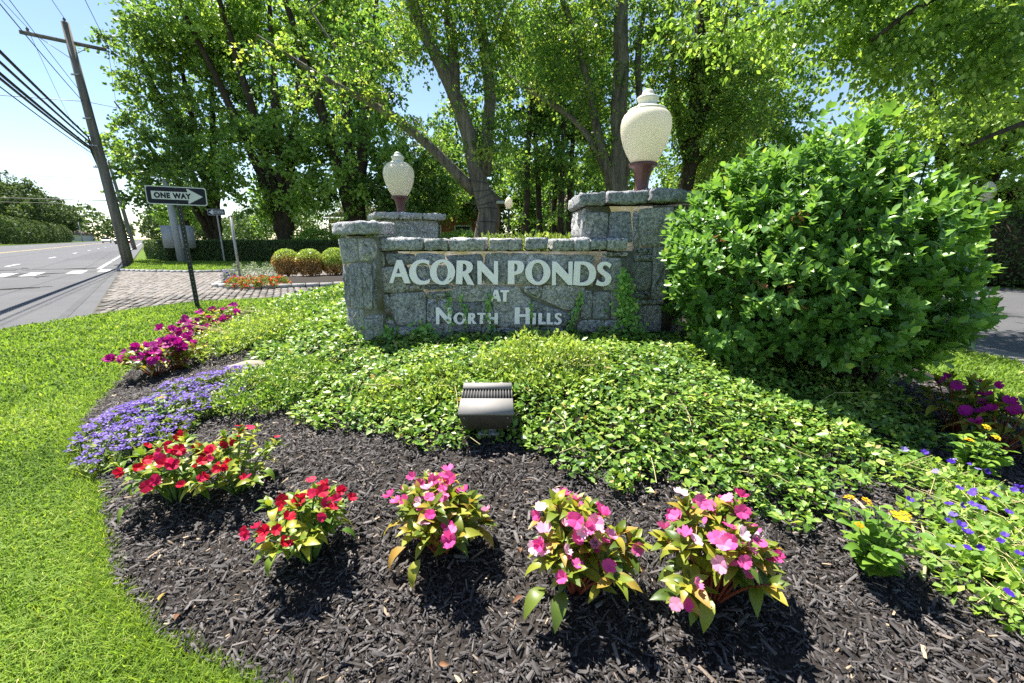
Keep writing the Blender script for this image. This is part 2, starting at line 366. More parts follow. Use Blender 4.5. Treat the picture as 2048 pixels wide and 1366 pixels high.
# ---------------------------------------------------------------- ground, road, drive
RD = np.array((-.648, .762)); RP = np.array((-.762, -.648)); R0 = np.array((-7.04, 6.82))     # road direction, across, edge point
def rp(along, across): return R0 + RD*along + RP*across
def sheet(name, poly, z, mat, thick=None):
    g = Geo(); p = np.asarray(poly, float)
    g.prism(p, z-(thick or 0.003), z); return struct(name, g, mat)
g = Geo(); g.add([(-900,-300,-.06),(900,-300,-.06),(900,1400,-.06),(-900,1400,-.06)], [(0,1,2,3)]); struct('ground', g, M['ground'])
sheet('road', [rp(-60,0), rp(560,0), rp(560,19.7), rp(-60,19.7)], -.02, M['asphalt'], .03)
sheet('drive_asphalt', [(6.35,-6),(5.75,4.6),(2.2,22),(9,26),(13.5,9),(15.5,-6)], -.018, M['asphalt'], .03)
LAWN = [(-9.5,-14), (-8.6,0), (-7.75,3.2), (-7.38,5.0), (-7.2,5.8), (-7.10,6.3), (-7.04,6.82), (-6.79,7.7), (-6.41,8.47), (-5.39,8.84), (-3.83,9.49), (-1.5,10.4), (2,12), (3.3,14), (4.25,9), (5.2,4.5), (5.55,1), (5.9,-6), (5.9,-14)]
sheet('lawn', LAWN, 0.0, M['lawn_soil'], .05)
# gutter strip of concrete slabs along the right drive
gut = struct('gutter', Geo().prism([(5.9,-6),(5.22,4.5),(4.27,9),(3.35,14),(3.85,14.1),(4.75,9.1),(5.72,4.6),(6.4,-6)], -.05, -.006), M['concrete'])
# kerb between road and lawn / apron lip
sheet('verge', [(-16.3,17.5),(-15.6,17.0),(-14,16.55),(-11.9,16.25),(-10.4,17.4),(-9,19.4),(-7,23),(-7,40),(-40,46),tuple(rp(46,-.15)),tuple(rp(30,-.15)),tuple(rp(14.6,-.15))], .05, M['lawn_soil'], .12)
g = Geo()
kp = [tuple(rp(60,-.08)), tuple(rp(13.8,-.02)), (-16.15,17.28), (-15.55,16.82), (-14,16.37), (-11.9,16.08), (-10.3,17.2), (-8.85,19.25), (-6.8,22.8)]
rs = random.Random(3)
vk = struct('verge_kerb', Geo().tube([(a, b, -.03) for a, b in kp[1:]], .06, 6), M['joint'])
base_sett = None
def kerb_blocks(path, parent, w=.13, h=.13, zt=.075, L=.28):
    path = np.asarray(path, float); seg = np.diff(path, axis=0); ln = np.linalg.norm(seg, axis=1); cum = np.concatenate([[0], np.cumsum(ln)])
    s = 0.0; global base_sett
    while s < cum[-1]-L*.5:
        i = min(np.searchsorted(cum, s+L/2, side='right')-1, len(seg)-1); t = (s+L/2-cum[i])/ln[i]; p = path[i]+seg[i]*t
        a = math.atan2(seg[i][1], seg[i][0])
        gg = Geo().box((0,0,0), (L*.94, w, h), top=.93, rnd=rs.random())
        if base_sett is None:
            base_sett = gg.mesh('kerb_stone'); base_sett.materials.append(M['kerb'])
        o = bpy.data.objects.new('kerb_stone', base_sett); link(o, parent)
        o.matrix_basis = Matrix.Translation(Vector((p[0], p[1], zt-h/2+rs.uniform(-.006,.006))) - Vector(WORLD[parent.name])) @ Matrix.Rotation(a+rs.uniform(-.03,.03), 4, 'Z') @ Matrix.Diagonal((L/.28, 1, 1, 1))
        s += L
kerb_blocks(kp[1:], vk)
# painted markings
def marks(name, rects, mat, z=-.012):
    g = Geo()
    for (a0, a1, c0, c1) in rects: g.prism([rp(a0,c0), rp(a1,c0), rp(a1,c1), rp(a0,c1)], z-.003, z)
    return struct(name, g, mat)
marks('lane_dashes', [(a, a+2.6, 4.25, 4.42) for a in (20.6, 32, 44, 56, 68, 80, 95, 110, 130, 150)] + [(a, a+2.6, 15.2, 15.36) for a in range(20, 160, 12)], M['paint'])
marks('crossing_bars', [(12.3, 14.5, 3.0, 3.4), (12.3, 14.5, 2.3, 2.7), (12.8, 14.7, 1.15, 1.6), (13.2, 15.0, .45, .8)], M['paint'])
marks('edge_line', [(15.6, 23.2, .82, .97), (24, 200, .82, .95)], M['paint'])
marks('centre_line', [(-20, 300, 9.4, 9.52), (-20, 300, 9.75, 9.87)], M['paint_y'])
marks('tar_seams', [(-20, 16, .28, .40), (2, 90, 7.0, 7.05), (16, 140, 3.0, 3.03)], M['tar'], -.0145)
g = Geo(); rr_ = random.Random(9)
for (a0, a1, c0, c1) in ((-6, 4, 3.2, 5.6), (9, 19, 6.2, 8.4), (28, 52, 1.2, 3.2)): g.prism([rp(a0,c0), rp(a1,c0+.1), rp(a1+.1,c1), rp(a0-.1,c1+.05)], -.0175, -.0165)
struct('road_patches', g, plain('patch_asphalt', (.062,.062,.066), .85, .25, var=.25, scale=30))
g = Geo()
for k in range(9):
    a0 = rr_.uniform(-4, 22); c0 = rr_.uniform(.6, 9); pts = []
    for j in range(9): p_ = rp(a0+j*rr_.uniform(.25,.6)*(1 if k % 2 else .25), c0+j*rr_.uniform(-.15,.35)); pts.append((p_[0], p_[1], -.0165))
    g.tube(pts, .012, 4, False)
struct('road_cracks', g, M['tar'])
# granite setts of the apron
apron = [(-7.04,6.82), (-6.79,7.7), (-6.41,8.47), (-5.39,8.84), (-3.83,9.49), (-1.5,10.4), (2,12), (3.3,14), (2.4,20), (-3,24), (-7,24), (-9,19.4), (-10.4,17.3), (-11.9,16.15), (-14,16.45), (-15.6,16.9), (-16.2,17.35)]
ap = struct('apron', Geo().prism(apron, -.05, -.016), M['joint'])
AP = np.array(apron); ISL = np.array([(-8.15,11.55),(-7.95,11.2),(-7.3,10.85),(-6.5,10.8),(-5.0,11.35),(-2.5,12.4),(1,14),(1,17),(-3,16.2),(-6,14.6),(-7.8,12.9),(-8.2,12.1)])
sd2 = np.array((-.47,.883)); sp2 = np.array((.883,.47)); o2 = np.array((-8.,10.))
cells = []
for i in range(-70, 90):
    off = rng.uniform(0, .25); j = -40
    a = i*.148
    pos = -14+off
    while pos < 16:
        L = rng.uniform(.20,.27); c = o2 + sp2*(a+rng.normal(0,.004)) + sd2*(pos+L/2); cells.append((c[0], c[1], L)); pos += L
cells = np.array(cells)
keep = (signed_dist(cells[:,:2], AP) > .07) & (signed_dist(cells[:,:2], ISL) < -.08)
cells = cells[keep]
# only what can be seen: in front of 17 m and left of the sign
vis = (cells[:,0]/np.maximum(cells[:,1],.1) < -.30)
rest_c = cells[~vis]; cells = cells[vis]
order = np.argsort(np.hypot(cells[:,0], cells[:,1])); cells = cells[order]
sett_me = []
for k in range(6):
    gg = Geo(); b = .5*np.array([(-1,-1,-1),(1,-1,-1),(1,1,-1),(-1,1,-1)])
    x = np.array([(-.5,-.5,-.05),(.5,-.5,-.05),(.5,.5,-.05),(-.5,.5,-.05),(-.49,-.47,-.008),(.49,-.48,-.008),(.49,.47,-.008),(-.49,.48,-.008),(-.4,-.36,.004),(.4,-.38,.003),(.41,.36,.005),(-.4,.38,.002)])
    x[4:8,2] += rng.normal(0,.0025,4); x[8:,2] += rng.normal(0,.003,4); x[4:,:2] += rng.normal(0,.02,(8,2))
    q = [(0,1,5,4),(1,2,6,5),(2,3,7,6),(3,0,4,7),(4,5,9,8),(5,6,10,9),(6,7,11,10),(7,4,8,11),(8,9,10,11)]
    gg.add(x, q, rnd=k/5.0); me = gg.mesh('sett'); me.materials.append(M['sett']); sett_me.append((me, x, q))
ang2 = math.atan2(sd2[1], sd2[0])
for c in cells[:300]:
    o = bpy.data.objects.new('sett', sett_me[rng.integers(6)][0]); link(o, ap)
    o.matrix_basis = Matrix.Translation((c[0], c[1], rng.normal(0,.004))) @ Matrix.Rotation(ang2, 4, 'Z') @ Matrix.Diagonal((c[2]*.93, .134, 1, 1))
gg = Geo()
for c in np.concatenate([cells[300:], rest_c]):
    k = rng.integers(6); x = sett_me[k][1]*np.array((c[2]*.93, .134, 1)); ca, sa = math.cos(ang2), math.sin(ang2)
    gg.add(np.stack([x[:,0]*ca-x[:,1]*sa+c[0], x[:,0]*sa+x[:,1]*ca+c[1], x[:,2]+rng.normal(0,.004)], 1), sett_me[k][2], rng.random())
part('setts', gg, M['sett'], ap, kind='stuff')
# planted island with its granite edging
isl = struct('island', Geo().prism(ISL, -.05, .06), M['mulch_soil'])
kerb_blocks(np.concatenate([ISL[[10, 11, 0, 1, 2, 3, 4, 5]], ISL[[6]]]), isl, w=.12, h=.2, zt=.13, L=.34)

# mound of the flower bed
sel = (_sd > -.10)[::2, ::2]; gx2, gy2 = _gx[::2], _gy[::2]
ids = -np.ones(sel.shape, int); ids[sel] = np.arange(sel.sum())
XX, YY = np.meshgrid(gx2, gy2); V = np.stack([XX[sel], YY[sel], _hh[::2, ::2][sel] + rng.normal(0, .004, sel.sum())], 1)
q = np.stack([ids[:-1,:-1], ids[:-1,1:], ids[1:,1:], ids[1:,:-1]], -1).reshape(-1, 4); q = q[(q >= 0).all(1)]
struct('flower_bed', Geo().add(V, q), M['mulch_soil'], True)

# ---------------------------------------------------------------- leaf clouds
T_DIA = (np.array([(0,0,0),(.5,.45,.06),(0,1,0),(-.5,.45,.06)]), np.array([(0,1,2,3)]))
T_OVAL = (np.array([(0,0,0),(.36,.28,.05),(.40,.62,.05),(0,1,-.06),(-.40,.62,.05),(-.36,.28,.05),(0,.5,-.03)]), np.array([(0,1,6),(1,2,6),(2,3,6),(3,4,6),(4,5,6),(5,0,6)]))
T_4 = (np.array([(0,0,0),(.42,.48,.08),(0,1,-.05),(-.42,.48,.08),(0,.5,-.02)]), np.array([(0,1,4),(1,2,4),(2,3,4),(3,0,4)]))
def rvec(n): return nrm(rng.normal(size=(n, 3)))
def leaf_geo(P, A, N, S, W, T, rnd=None):
    """P bases, A along, N normal hints, S lengths, W width ratio"""
    n = len(P); A = nrm(A); X = nrm(np.cross(A, N)); N = np.cross(X, A)
    tv, tf = T
    V = P[:,None] + (S*W)[:,None,None]*tv[None,:,0:1]*X[:,None] + S[:,None,None]*(tv[None,:,1:2]*A[:,None] + tv[None,:,2:3]*N[:,None])
    F = (tf[None] + (np.arange(n)*len(tv))[:,None,None]).reshape(-1, tf.shape[1])
    if rnd is None: rnd = rng.random(n)
    return V.reshape(-1, 3), F, np.repeat(rnd, len(tv))
def cloud(P, A, N, S, W=1.0, T=T_4, rnd=None):
    V, F, R = leaf_geo(P, A, N, np.asarray(S)*np.ones(len(P)), W*np.ones(len(P)), T, rnd); g = Geo(); g.add(V, F, R); return g

def grow_tree(name, label, limbs, blobs, n_clump, leaves_per, leaf, mat, bmat, clump_r=.55, wid=.75, T=T_DIA, group=None, droop=.3, up=.6, seed=1, tip=.008, spread=None, shell=.45, side=8, cat='tree'):
    """limbs: explicit polylines (x,y,z,r); blobs: crown ellipsoids (x,y,z,rx,ry,rz[,weight]); twigs connect every leaf clump to the limbs"""
    r = np.random.default_rng(seed)
    base = limbs[0][0]; root = thing(name, label, cat, (base[0], base[1], base[2]), group)
    wood = Geo(); nodes = []; par = []; rad = []
    for L in limbs:
        L = np.asarray(L, float); d = np.concatenate([[0], np.cumsum(np.linalg.norm(np.diff(L[:,:3], axis=0), axis=1))])
        n = max(4, int(d[-1]/.35)); s = np.linspace(0, d[-1], n)
        # smooth (Catmull-like) resample
        P = np.stack([np.interp(s, d, L[:,k]) for k in range(4)], 1)
        for _ in range(2): P[1:-1] = .25*P[:-2]+.5*P[1:-1]+.25*P[2:]
        P[1:-1,:3] += r.normal(0, .012, (n-2, 3))*np.maximum(.4, P[1:-1,3:4]/.1)
        wood.tube(P[:,:3], P[:,3], 12 if P[0,3] > .1 else side)
        nodes += list(P[:,:3])
    nodes = np.array(nodes)
    B = np.array([tuple(b)+(1.,)*(7-len(b)) for b in blobs], float); w = B[:,3]*B[:,4]*B[:,5]; w = w**.8*B[:,6]; w /= w.sum()
    k = r.choice(len(B), n_clump, p=w); dirs = nrm(r.normal(size=(n_clump, 3))); rr = (shell**3+(1-shell**3)*r.random(n_clump))**(1/3)
    C = B[k,:3] + dirs*rr[:,None]*B[k,3:6]
    d0 = np.array([np.min(np.linalg.norm(nodes-c, axis=1)) for c in C]); C = C[np.argsort(d0)]
    NP = [tuple(p) for p in nodes]; arr = np.zeros((len(nodes)+n_clump*14, 3)); arr[:len(nodes)] = nodes; cnt = len(nodes)
    for c in C:
        D = arr[:cnt]-c; dd = np.linalg.norm(D, axis=1) + .6*np.maximum(0, D[:,2]); j = int(np.argmin(dd)); a = arr[j].copy()
        L = np.linalg.norm(c-a); m = int(np.clip(math.ceil(L/.6), 2, 12)); tt = np.linspace(0, 1, m+1)[:,None]
        p = a + (c-a)*tt; p[:,2] += (np.sin(tt[:,0]*math.pi)*.10*L); p[1:-1] += r.normal(0, .05*min(L, 2)/2, (m-1, 3))
        r0 = min(.045, tip+.011*L); wood.tube(p, np.linspace(r0, tip*.6, m+1), 4, False)
        arr[cnt:cnt+m] = p[1:]; cnt += m
    # leaves: twigs round every clump centre
    nt = max(4, leaves_per//12); n = n_clump*leaves_per
    tw = nrm(r.normal(size=(n_clump, nt, 3)) + np.array((0, 0, .15))); cr = clump_r*r.uniform(.65, 1.3, n_clump)
    ti = r.integers(0, nt, (n_clump, leaves_per)); td = tw[np.arange(n_clump)[:,None], ti]
    t = r.random((n_clump, leaves_per))**.7
    sp = np.array(spread if spread else (1, 1, .75))
    P = C[:,None] + td*sp*(t*cr[:,None])[...,None] + r.normal(0, .10, (n_clump, leaves_per, 3))*cr[:,None,None]
    P[...,2] -= droop*t*cr[:,None]*.5
    A = td*.8 + r.normal(0, .6, P.shape) + np.array((0, 0, -droop)); N = r.normal(0, .7, P.shape) + np.array((0, 0, up))
    tone = r.normal(0, .26, n_clump)[:,None] + r.random((n_clump, leaves_per))
    S = leaf*r.uniform(.65, 1.25, n)
    X = P.reshape(-1, 3); ok = X[:,2] > .25
    V, F, R = leaf_geo(X[ok], A.reshape(-1, 3)[ok], N.reshape(-1, 3)[ok], S[ok], np.full(ok.sum(), wid), T, np.clip(tone.ravel()[ok], 0, 1))
    part('trunk', wood, bmat, root, True)
    part('crown', Geo().add(V, F, R), mat, root)
    return root

# ---------------------------------------------------------------- stone sign wall
Z1 = lambda p: (660+p[0]/5.06, 420+p[1]/5.06)
Z2 = lambda p: (940+p[0]/6.208, 460+p[1]/6.208)
Z3 = lambda p: (1140+p[0]/4.408, 370+p[1]/4.408)
WY, PY = 3.45, 3.58                                   # wall front plane and pillar front plane
wall = thing('sign_wall', 'grey granite entrance sign wall with raised white lettering and a tall end pillar', 'sign wall', (0, 3.6, .25))
NEG = np.array((0., -1, 0))
core = Geo()
core.box((-.06, WY+.186, .60), (2.10, .35, 1.10))                # low wall core, top at 1.15
core.box((1.01, PY+.41, .76), (.79, .80, 1.50))                  # right pillar core
pier = [(-1.205,3.385),(-1.065,3.385),(-1.065,3.80),(-1.49,3.80),(-1.512,3.762)]
core.prism(pier, .05, 1.27)
core.prism([(1.40,3.60),(1.60,3.86),(1.60,4.35),(1.40,4.35)], .05, 1.50)
mort = part('mortar', core, M['mortar'], wall)

def stone(pts, N, depth=.09, proud=.008, seed=None, name='stone', parent=wall, fill=.55):
    """rough block whose face outline is pts (world points on a plane with outward normal N)"""
    r = np.random.default_rng(seed if seed is not None else rng.integers(1 << 30))
    P = np.asarray(pts, float); N = nrm(np.asarray(N, float)); c = P.mean(0)
    U = nrm(np.cross(np.array((0, 0, 1.)), N)); W = np.cross(N, U)
    q = np.stack([(P-c)@U, (P-c)@W], 1)
    area = .5*np.sum(q[:,0]*np.roll(q[:,1],-1)-np.roll(q[:,0],-1)*q[:,1])
    if area < 0: q = q[::-1]
    out = []
    for a, b in zip(q, np.roll(q, -1, 0)):
        n = max(1, int(np.linalg.norm(b-a)/.035))
        for k in range(n): out.append(a+(b-a)*k/n + (r.normal(0, .0028, 2) if k else 0))
    q = np.array(out); q = .15*np.roll(q, 1, 0)+.7*q+.15*np.roll(q, -1, 0); n = len(q)
    R = np.mean(np.linalg.norm(q, axis=1)); q = q*(1+.007/R); rings = []
    for f, h, j in ((1.0, -depth, 0), (1.0, -.002, .002), (1-.005/R, proud*.6, .003), (1-.03/R, proud, .004), (.62, proud+.003, .006), (.3, proud+.003, .007)):
        hh = h + r.normal(0, 1, n)*j if j else np.full(n, h)
        rings.append(c + (q*f)[:,0:1]*U + (q*f)[:,1:2]*W + hh[:,None]*N)
    V = np.concatenate(rings + [(c+N*(proud+.004))[None]]); k = np.arange(n); k2 = (k+1) % n
    Q = np.concatenate([np.stack([i*n+k, i*n+k2, (i+1)*n+k2, (i+1)*n+k], 1) for i in range(5)])
    T = np.stack([5*n+k, 5*n+k2, np.full(n, 6*n)], 1)
    return part(name, Geo().add2(V, T, Q), M['stone'], parent)
def stones_px(polys, zf, Q, N, **kw):
    for p in polys: stone([at_plane(*zf(a), Q, N) for a in p], N, **kw)
Qw = np.array((0, WY, 1.)); Qp = np.array((0, PY, 1.))
main1 = [[(575,440),(840,445),(860,480),(855,545),(600,555),(570,500)], [(874,440),(1150,450),(1150,540),(1010,560),(880,550)],
         [(492,590),(655,575),(770,580),(775,640),(755,830),(520,830),(495,700)], [(795,575),(1000,572),(1005,735),(780,742)], [(1015,575),(1240,560),(1250,740),(1012,735)],
         [(768,757),(958,750),(958,808),(772,815)], [(967,752),(1228,755),(1240,795),(970,806)],
         [(610,850),(955,835),(965,1060),(960,1160),(690,1165),(650,1100),(605,980)], [(470,860),(585,860),(597,1030),(470,1035)],
         [(985,838),(1235,815),(1235,885),(1080,895),(990,890)], [(985,905),(1072,905),(1082,1130),(985,1130)], [(1092,905),(1240,905),(1240,1130),(1095,1130)],
         [(690,1185),(960,1180),(975,1290),(700,1290)], [(985,1150),(1240,1150),(1240,1290),(985,1290)], [(545,1110),(640,1120),(670,1290),(560,1290)],
         [(440,640),(485,640),(500,830),(455,830)], [(500,425),(535,432),(552,565),(505,570)]]
stones_px(main1, Z1, Qw, NEG)
main2 = [[(-305,325),(135,300),(160,360),(165,480),(150,660),(-210,680),(-215,440)], [(-210,700),(245,685),(245,880),(-208,890)], [(-208,905),(130,900),(135,1050),(-205,1060)], [(145,900),(245,898),(290,1010),(310,1190),(150,1190)],
         [(-205,1075),(130,1065),(138,1260),(-200,1260)], [(150,1205),(320,1205),(320,1290),(150,1290)],
         [(190,300),(475,290),(475,665),(355,665),(180,660)], [(490,295),(925,308),(925,665),(490,665)],
         [(268,690),(615,705),(625,790),(745,850),(815,1190),(560,1205),(330,1190),(300,1000),(265,880)],
         [(665,705),(880,700),(900,740),(860,850),(780,830),(670,755)], [(925,690),(1440,705),(1400,790),(1250,1000),(1150,975),(890,855)],
         [(770,865),(900,930),(1235,1040),(1240,1115),(1180,1190),(830,1190)], [(940,310),(1232,310),(1230,675),(945,670)], [(1248,312),(1535,315),(1530,690),(1245,680)],
         [(340,1215),(560,1220),(560,1300),(340,1300)], [(575,1220),(1150,1205),(1150,1300),(575,1300)], [(1255,1020),(1340,900),(1350,1100),(1250,1180)]]
stones_px(main2, Z2, Qw, NEG)
main3 = [[(278,640),(455,650),(450,800),(440,930),(300,925),(282,880)], [(110,942),(190,937),(190,1170),(92,1175)], [(205,945),(350,945),(350,1175),(205,1180)], [(362,945),(445,945),(450,1180),(362,1175)],
         [(90,1195),(300,1192),(300,1290),(60,1290)], [(312,1195),(470,1192),(470,1290),(312,1290)], [(288,600),(505,590),(500,630),(290,625)]]
stones_px(main3, Z3, Qw, NEG)
pil = [[(120,250),(335,250),(315,475),(108,478)], [(355,240),(532,235),(548,500),(345,500)], [(560,240),(600,235),(600,420),(622,545),(562,550)], [(615,215),(917,198),(902,440),(880,530),(640,545),(606,400)],
       [(562,560),(722,555),(722,605),(545,612)], [(500,625),(752,618),(752,665),(495,672)], [(485,690),(720,682),(705,925),(600,932),(485,925)], [(740,550),(885,548),(845,1005),(722,1000)],
       [(500,945),(705,942),(705,1000),(500,1005)], [(495,1015),(822,1015),(818,1052),(495,1055)], [(612,1068),(808,1068),(795,1290),(612,1290)], [(495,1068),(600,1068),(600,1290),(495,1290)]]
stones_px(pil, Z3, Qp, NEG)
# right pillar's angled flank
NF = nrm(np.array((.26,-.20,0.))); 
for k, (z0, z1) in enumerate(((.2,.62),(.64,.98),(1.0,1.22),(1.24,1.49))):
    a = np.array((1.405,3.605)); b = np.array((1.598,3.855)); stone([(*a,z0),(*b,z0),(*b,z1),(*a,z1)], NF)
for (ya, yb, z0, z1) in ((3.60,3.86,1.02,1.24),(3.60,3.80,1.255,1.495),(3.815,4.05,1.255,1.495),(3.875,4.2,1.02,1.24),(4.065,4.37,1.255,1.495)):
    stone([(.612,yb,z0),(.612,ya,z0),(.612,ya,z1),(.612,yb,z1)], np.array((-1.,0,0)))
# left pier: angled flank and front
LQ = np.array((-1.205,3.385,1.)); LN = nrm(np.array((-.377,-.307,0.)))
lf = [[(84,292),(268,284),(292,510),(132,545)], [(190,560),(312,530),(342,1000),(228,992)], [(135,565),(182,585),(216,985),(160,965)], [(168,992),(288,1003),(318,1260),(185,1200)], [(296,1010),(338,1010),(340,1330),(325,1290)]]
stones_px(lf, Z1, LQ, LN, depth=.05)
FQ = np.array((0, 3.385, 1.))
pf = [[(284,288),(430,292),(470,330),(482,430),(445,505),(310,512)], [(326,535),(420,560),(435,820),(428,1005),(352,1005)], [(352,1075),(535,1065),(540,1290),(355,1345)], [(430,520),(470,520),(478,1000),(445,1010)]]
stones_px(pf, Z1, FQ, NEG, depth=.05)

def rough_block(name, corners, z0, z1, parent, mat, amp=.008, seed=0):
    """cap stone: plan quadrilateral corners (4 xy), subdivided and knocked about"""
    r = np.random.default_rng(seed); c = np.asarray(corners, float)
    n, m, l = 7, 6, 4; idx = {}; V = []; Q = []
    def vid(i, j, k):
        key = (i, j, k)
        if key not in idx:
            a, b, h = i/n, j/m, k/l; p = (c[0]*(1-a)+c[1]*a)*(1-b)+(c[3]*(1-a)+c[2]*a)*b; z = z0+(z1-z0)*h
            e = sum((t in (0, 1)) for t in (a, b, h)); ctr = c.mean(0)
            q = np.array((p[0], p[1], z)); 
            if e >= 2: q = q + (np.array((ctr[0], ctr[1], (z0+z1)/2))-q)*np.array((.014,.02,.05))*(e-1)
            V.append(q + np.array(mnoise.noise_vector(Vector(q*9)+Vector((seed, 0, 0))))*amp*1.5 + r.normal(0, amp*.42, 3)); idx[key] = len(V)-1
        return idx[key]
    for i in range(n):
        for j in range(m): Q += [(vid(i,j,l),vid(i+1,j,l),vid(i+1,j+1,l),vid(i,j+1,l)), (vid(i,j,0),vid(i,j+1,0),vid(i+1,j+1,0),vid(i+1,j,0))]
    for k in range(l):
        for i in range(n): Q += [(vid(i,0,k),vid(i+1,0,k),vid(i+1,0,k+1),vid(i,0,k+1)), (vid(i+1,m,k),vid(i,m,k),vid(i,m,k+1),vid(i+1,m,k+1))]
        for j in range(m): Q += [(vid(0,j+1,k),vid(0,j,k),vid(0,j,k+1),vid(0,j+1,k+1)), (vid(n,j,k),vid(n,j+1,k),vid(n,j+1,k+1),vid(n,j,k+1))]
    return part(name, Geo().add(V, Q), mat, parent)
cx = [(757.5,845.5),(847.5,895),(899,971),(977.5,1044.5),(1053,1096),(1105,1149),(1150.5,1178),(1180.5,1212.5),(1214,1256)]
for k, (u0, u1) in enumerate(cx):
    x0 = at_y(u0, 490, WY-.03)[0]; x1 = at_y(u1, 490, WY-.03)[0]; d = .006*math.sin(k*2.1)
    rough_block('cap_stone', [(x0, WY-.035+d), (x1, WY-.03-d), (x1, WY+.385), (x0, WY+.39)], 1.158+d*.6, 1.252+.004*math.cos(k*3), wall, M['stone'], seed=k)
pc = [(1159,1211.5),(1217.5,1296.5),(1303.5,1362)]
for k, (u0, u1) in enumerate(pc):
    x0 = at_y(u0, 400, PY-.05)[0]; x1 = at_y(u1, 400, PY-.05)[0]
    if k == 2: c = [(x0, PY-.05), (x1, PY-.05), (x1+.24, PY+.30), (x0, PY+.36)]
    else: c = [(x0, PY-.055), (x1, PY-.05), (x1, PY+.40), (x0, PY+.40)]
    rough_block('cap_stone', c, 1.515+.012*k, 1.612+.018*k, wall, M['stone'], .010, seed=20+k)
for k in range(3):
    rough_block('cap_stone', [(.58+k*.33, PY+.415), (.90+k*.33, PY+.415), (.90+k*.33, PY+.86), (.58+k*.33, PY+.86)], 1.52, 1.63, wall, M['stone'], .010, seed=30+k)
rough_block('cap_stone', [(-1.215,3.32), (-1.04,3.33), (-1.03,3.78), (-1.60,3.80)], 1.283, 1.385, wall, M['stone'], .009, seed=40)

# raised lettering: outlines traced as polygons, each letter a solid of its own
L4 = lambda p: (770+p[0]/8.533, 500+p[1]/8.533)
L5 = lambda p: (1000+p[0]/8.533, 500+p[1]/8.533)
L6 = lambda p: (860+p[0]/7.314, 570+p[1]/7.314)
def ell(cx, cy, rx, ry, n=40, tilt=0.0):
    a = np.arange(n)*2*math.pi/n; x = rx*np.cos(a); y = ry*np.sin(a)
    return [(cx+X*math.cos(tilt)-Y*math.sin(tilt), cy+X*math.sin(tilt)+Y*math.cos(tilt)) for X, Y in zip(x, y)]
def curvy(pts, corners=(), it=2):
    """rounds a traced outline (Chaikin), keeping the listed corner indices sharp"""
    P = [(np.array(p, float), i in corners) for i, p in enumerate(pts)]
    for _ in range(it):
        out = []; n = len(P)
        for i in range(n):
            p, k = P[i]
            if k: out.append((p, True))
            else:
                a = P[i-1][0]; b = P[(i+1) % n][0]; out.append((p*.75+a*.25, False)); out.append((p*.75+b*.25, False))
        P = out
    return [tuple(p) for p, _ in P]
Sx = [(1868,310),(1900,245),(1850,210),(1790,198),(1720,210),(1670,250),(1655,310),(1670,360),(1710,400),(1770,440),(1800,480),(1800,520),(1775,548),(1740,552),(1700,540),(1660,505),(1635,590),(1690,608),(1760,615),(1830,600),(1880,555),(1898,490),(1885,430),(1840,390),(1780,350),(1750,320),(1748,285),(1770,262),(1805,258),(1840,275)]
S2 = [(1815+(x-1635)/265*110, 408+(y-198)/417*170) for x, y in Sx]
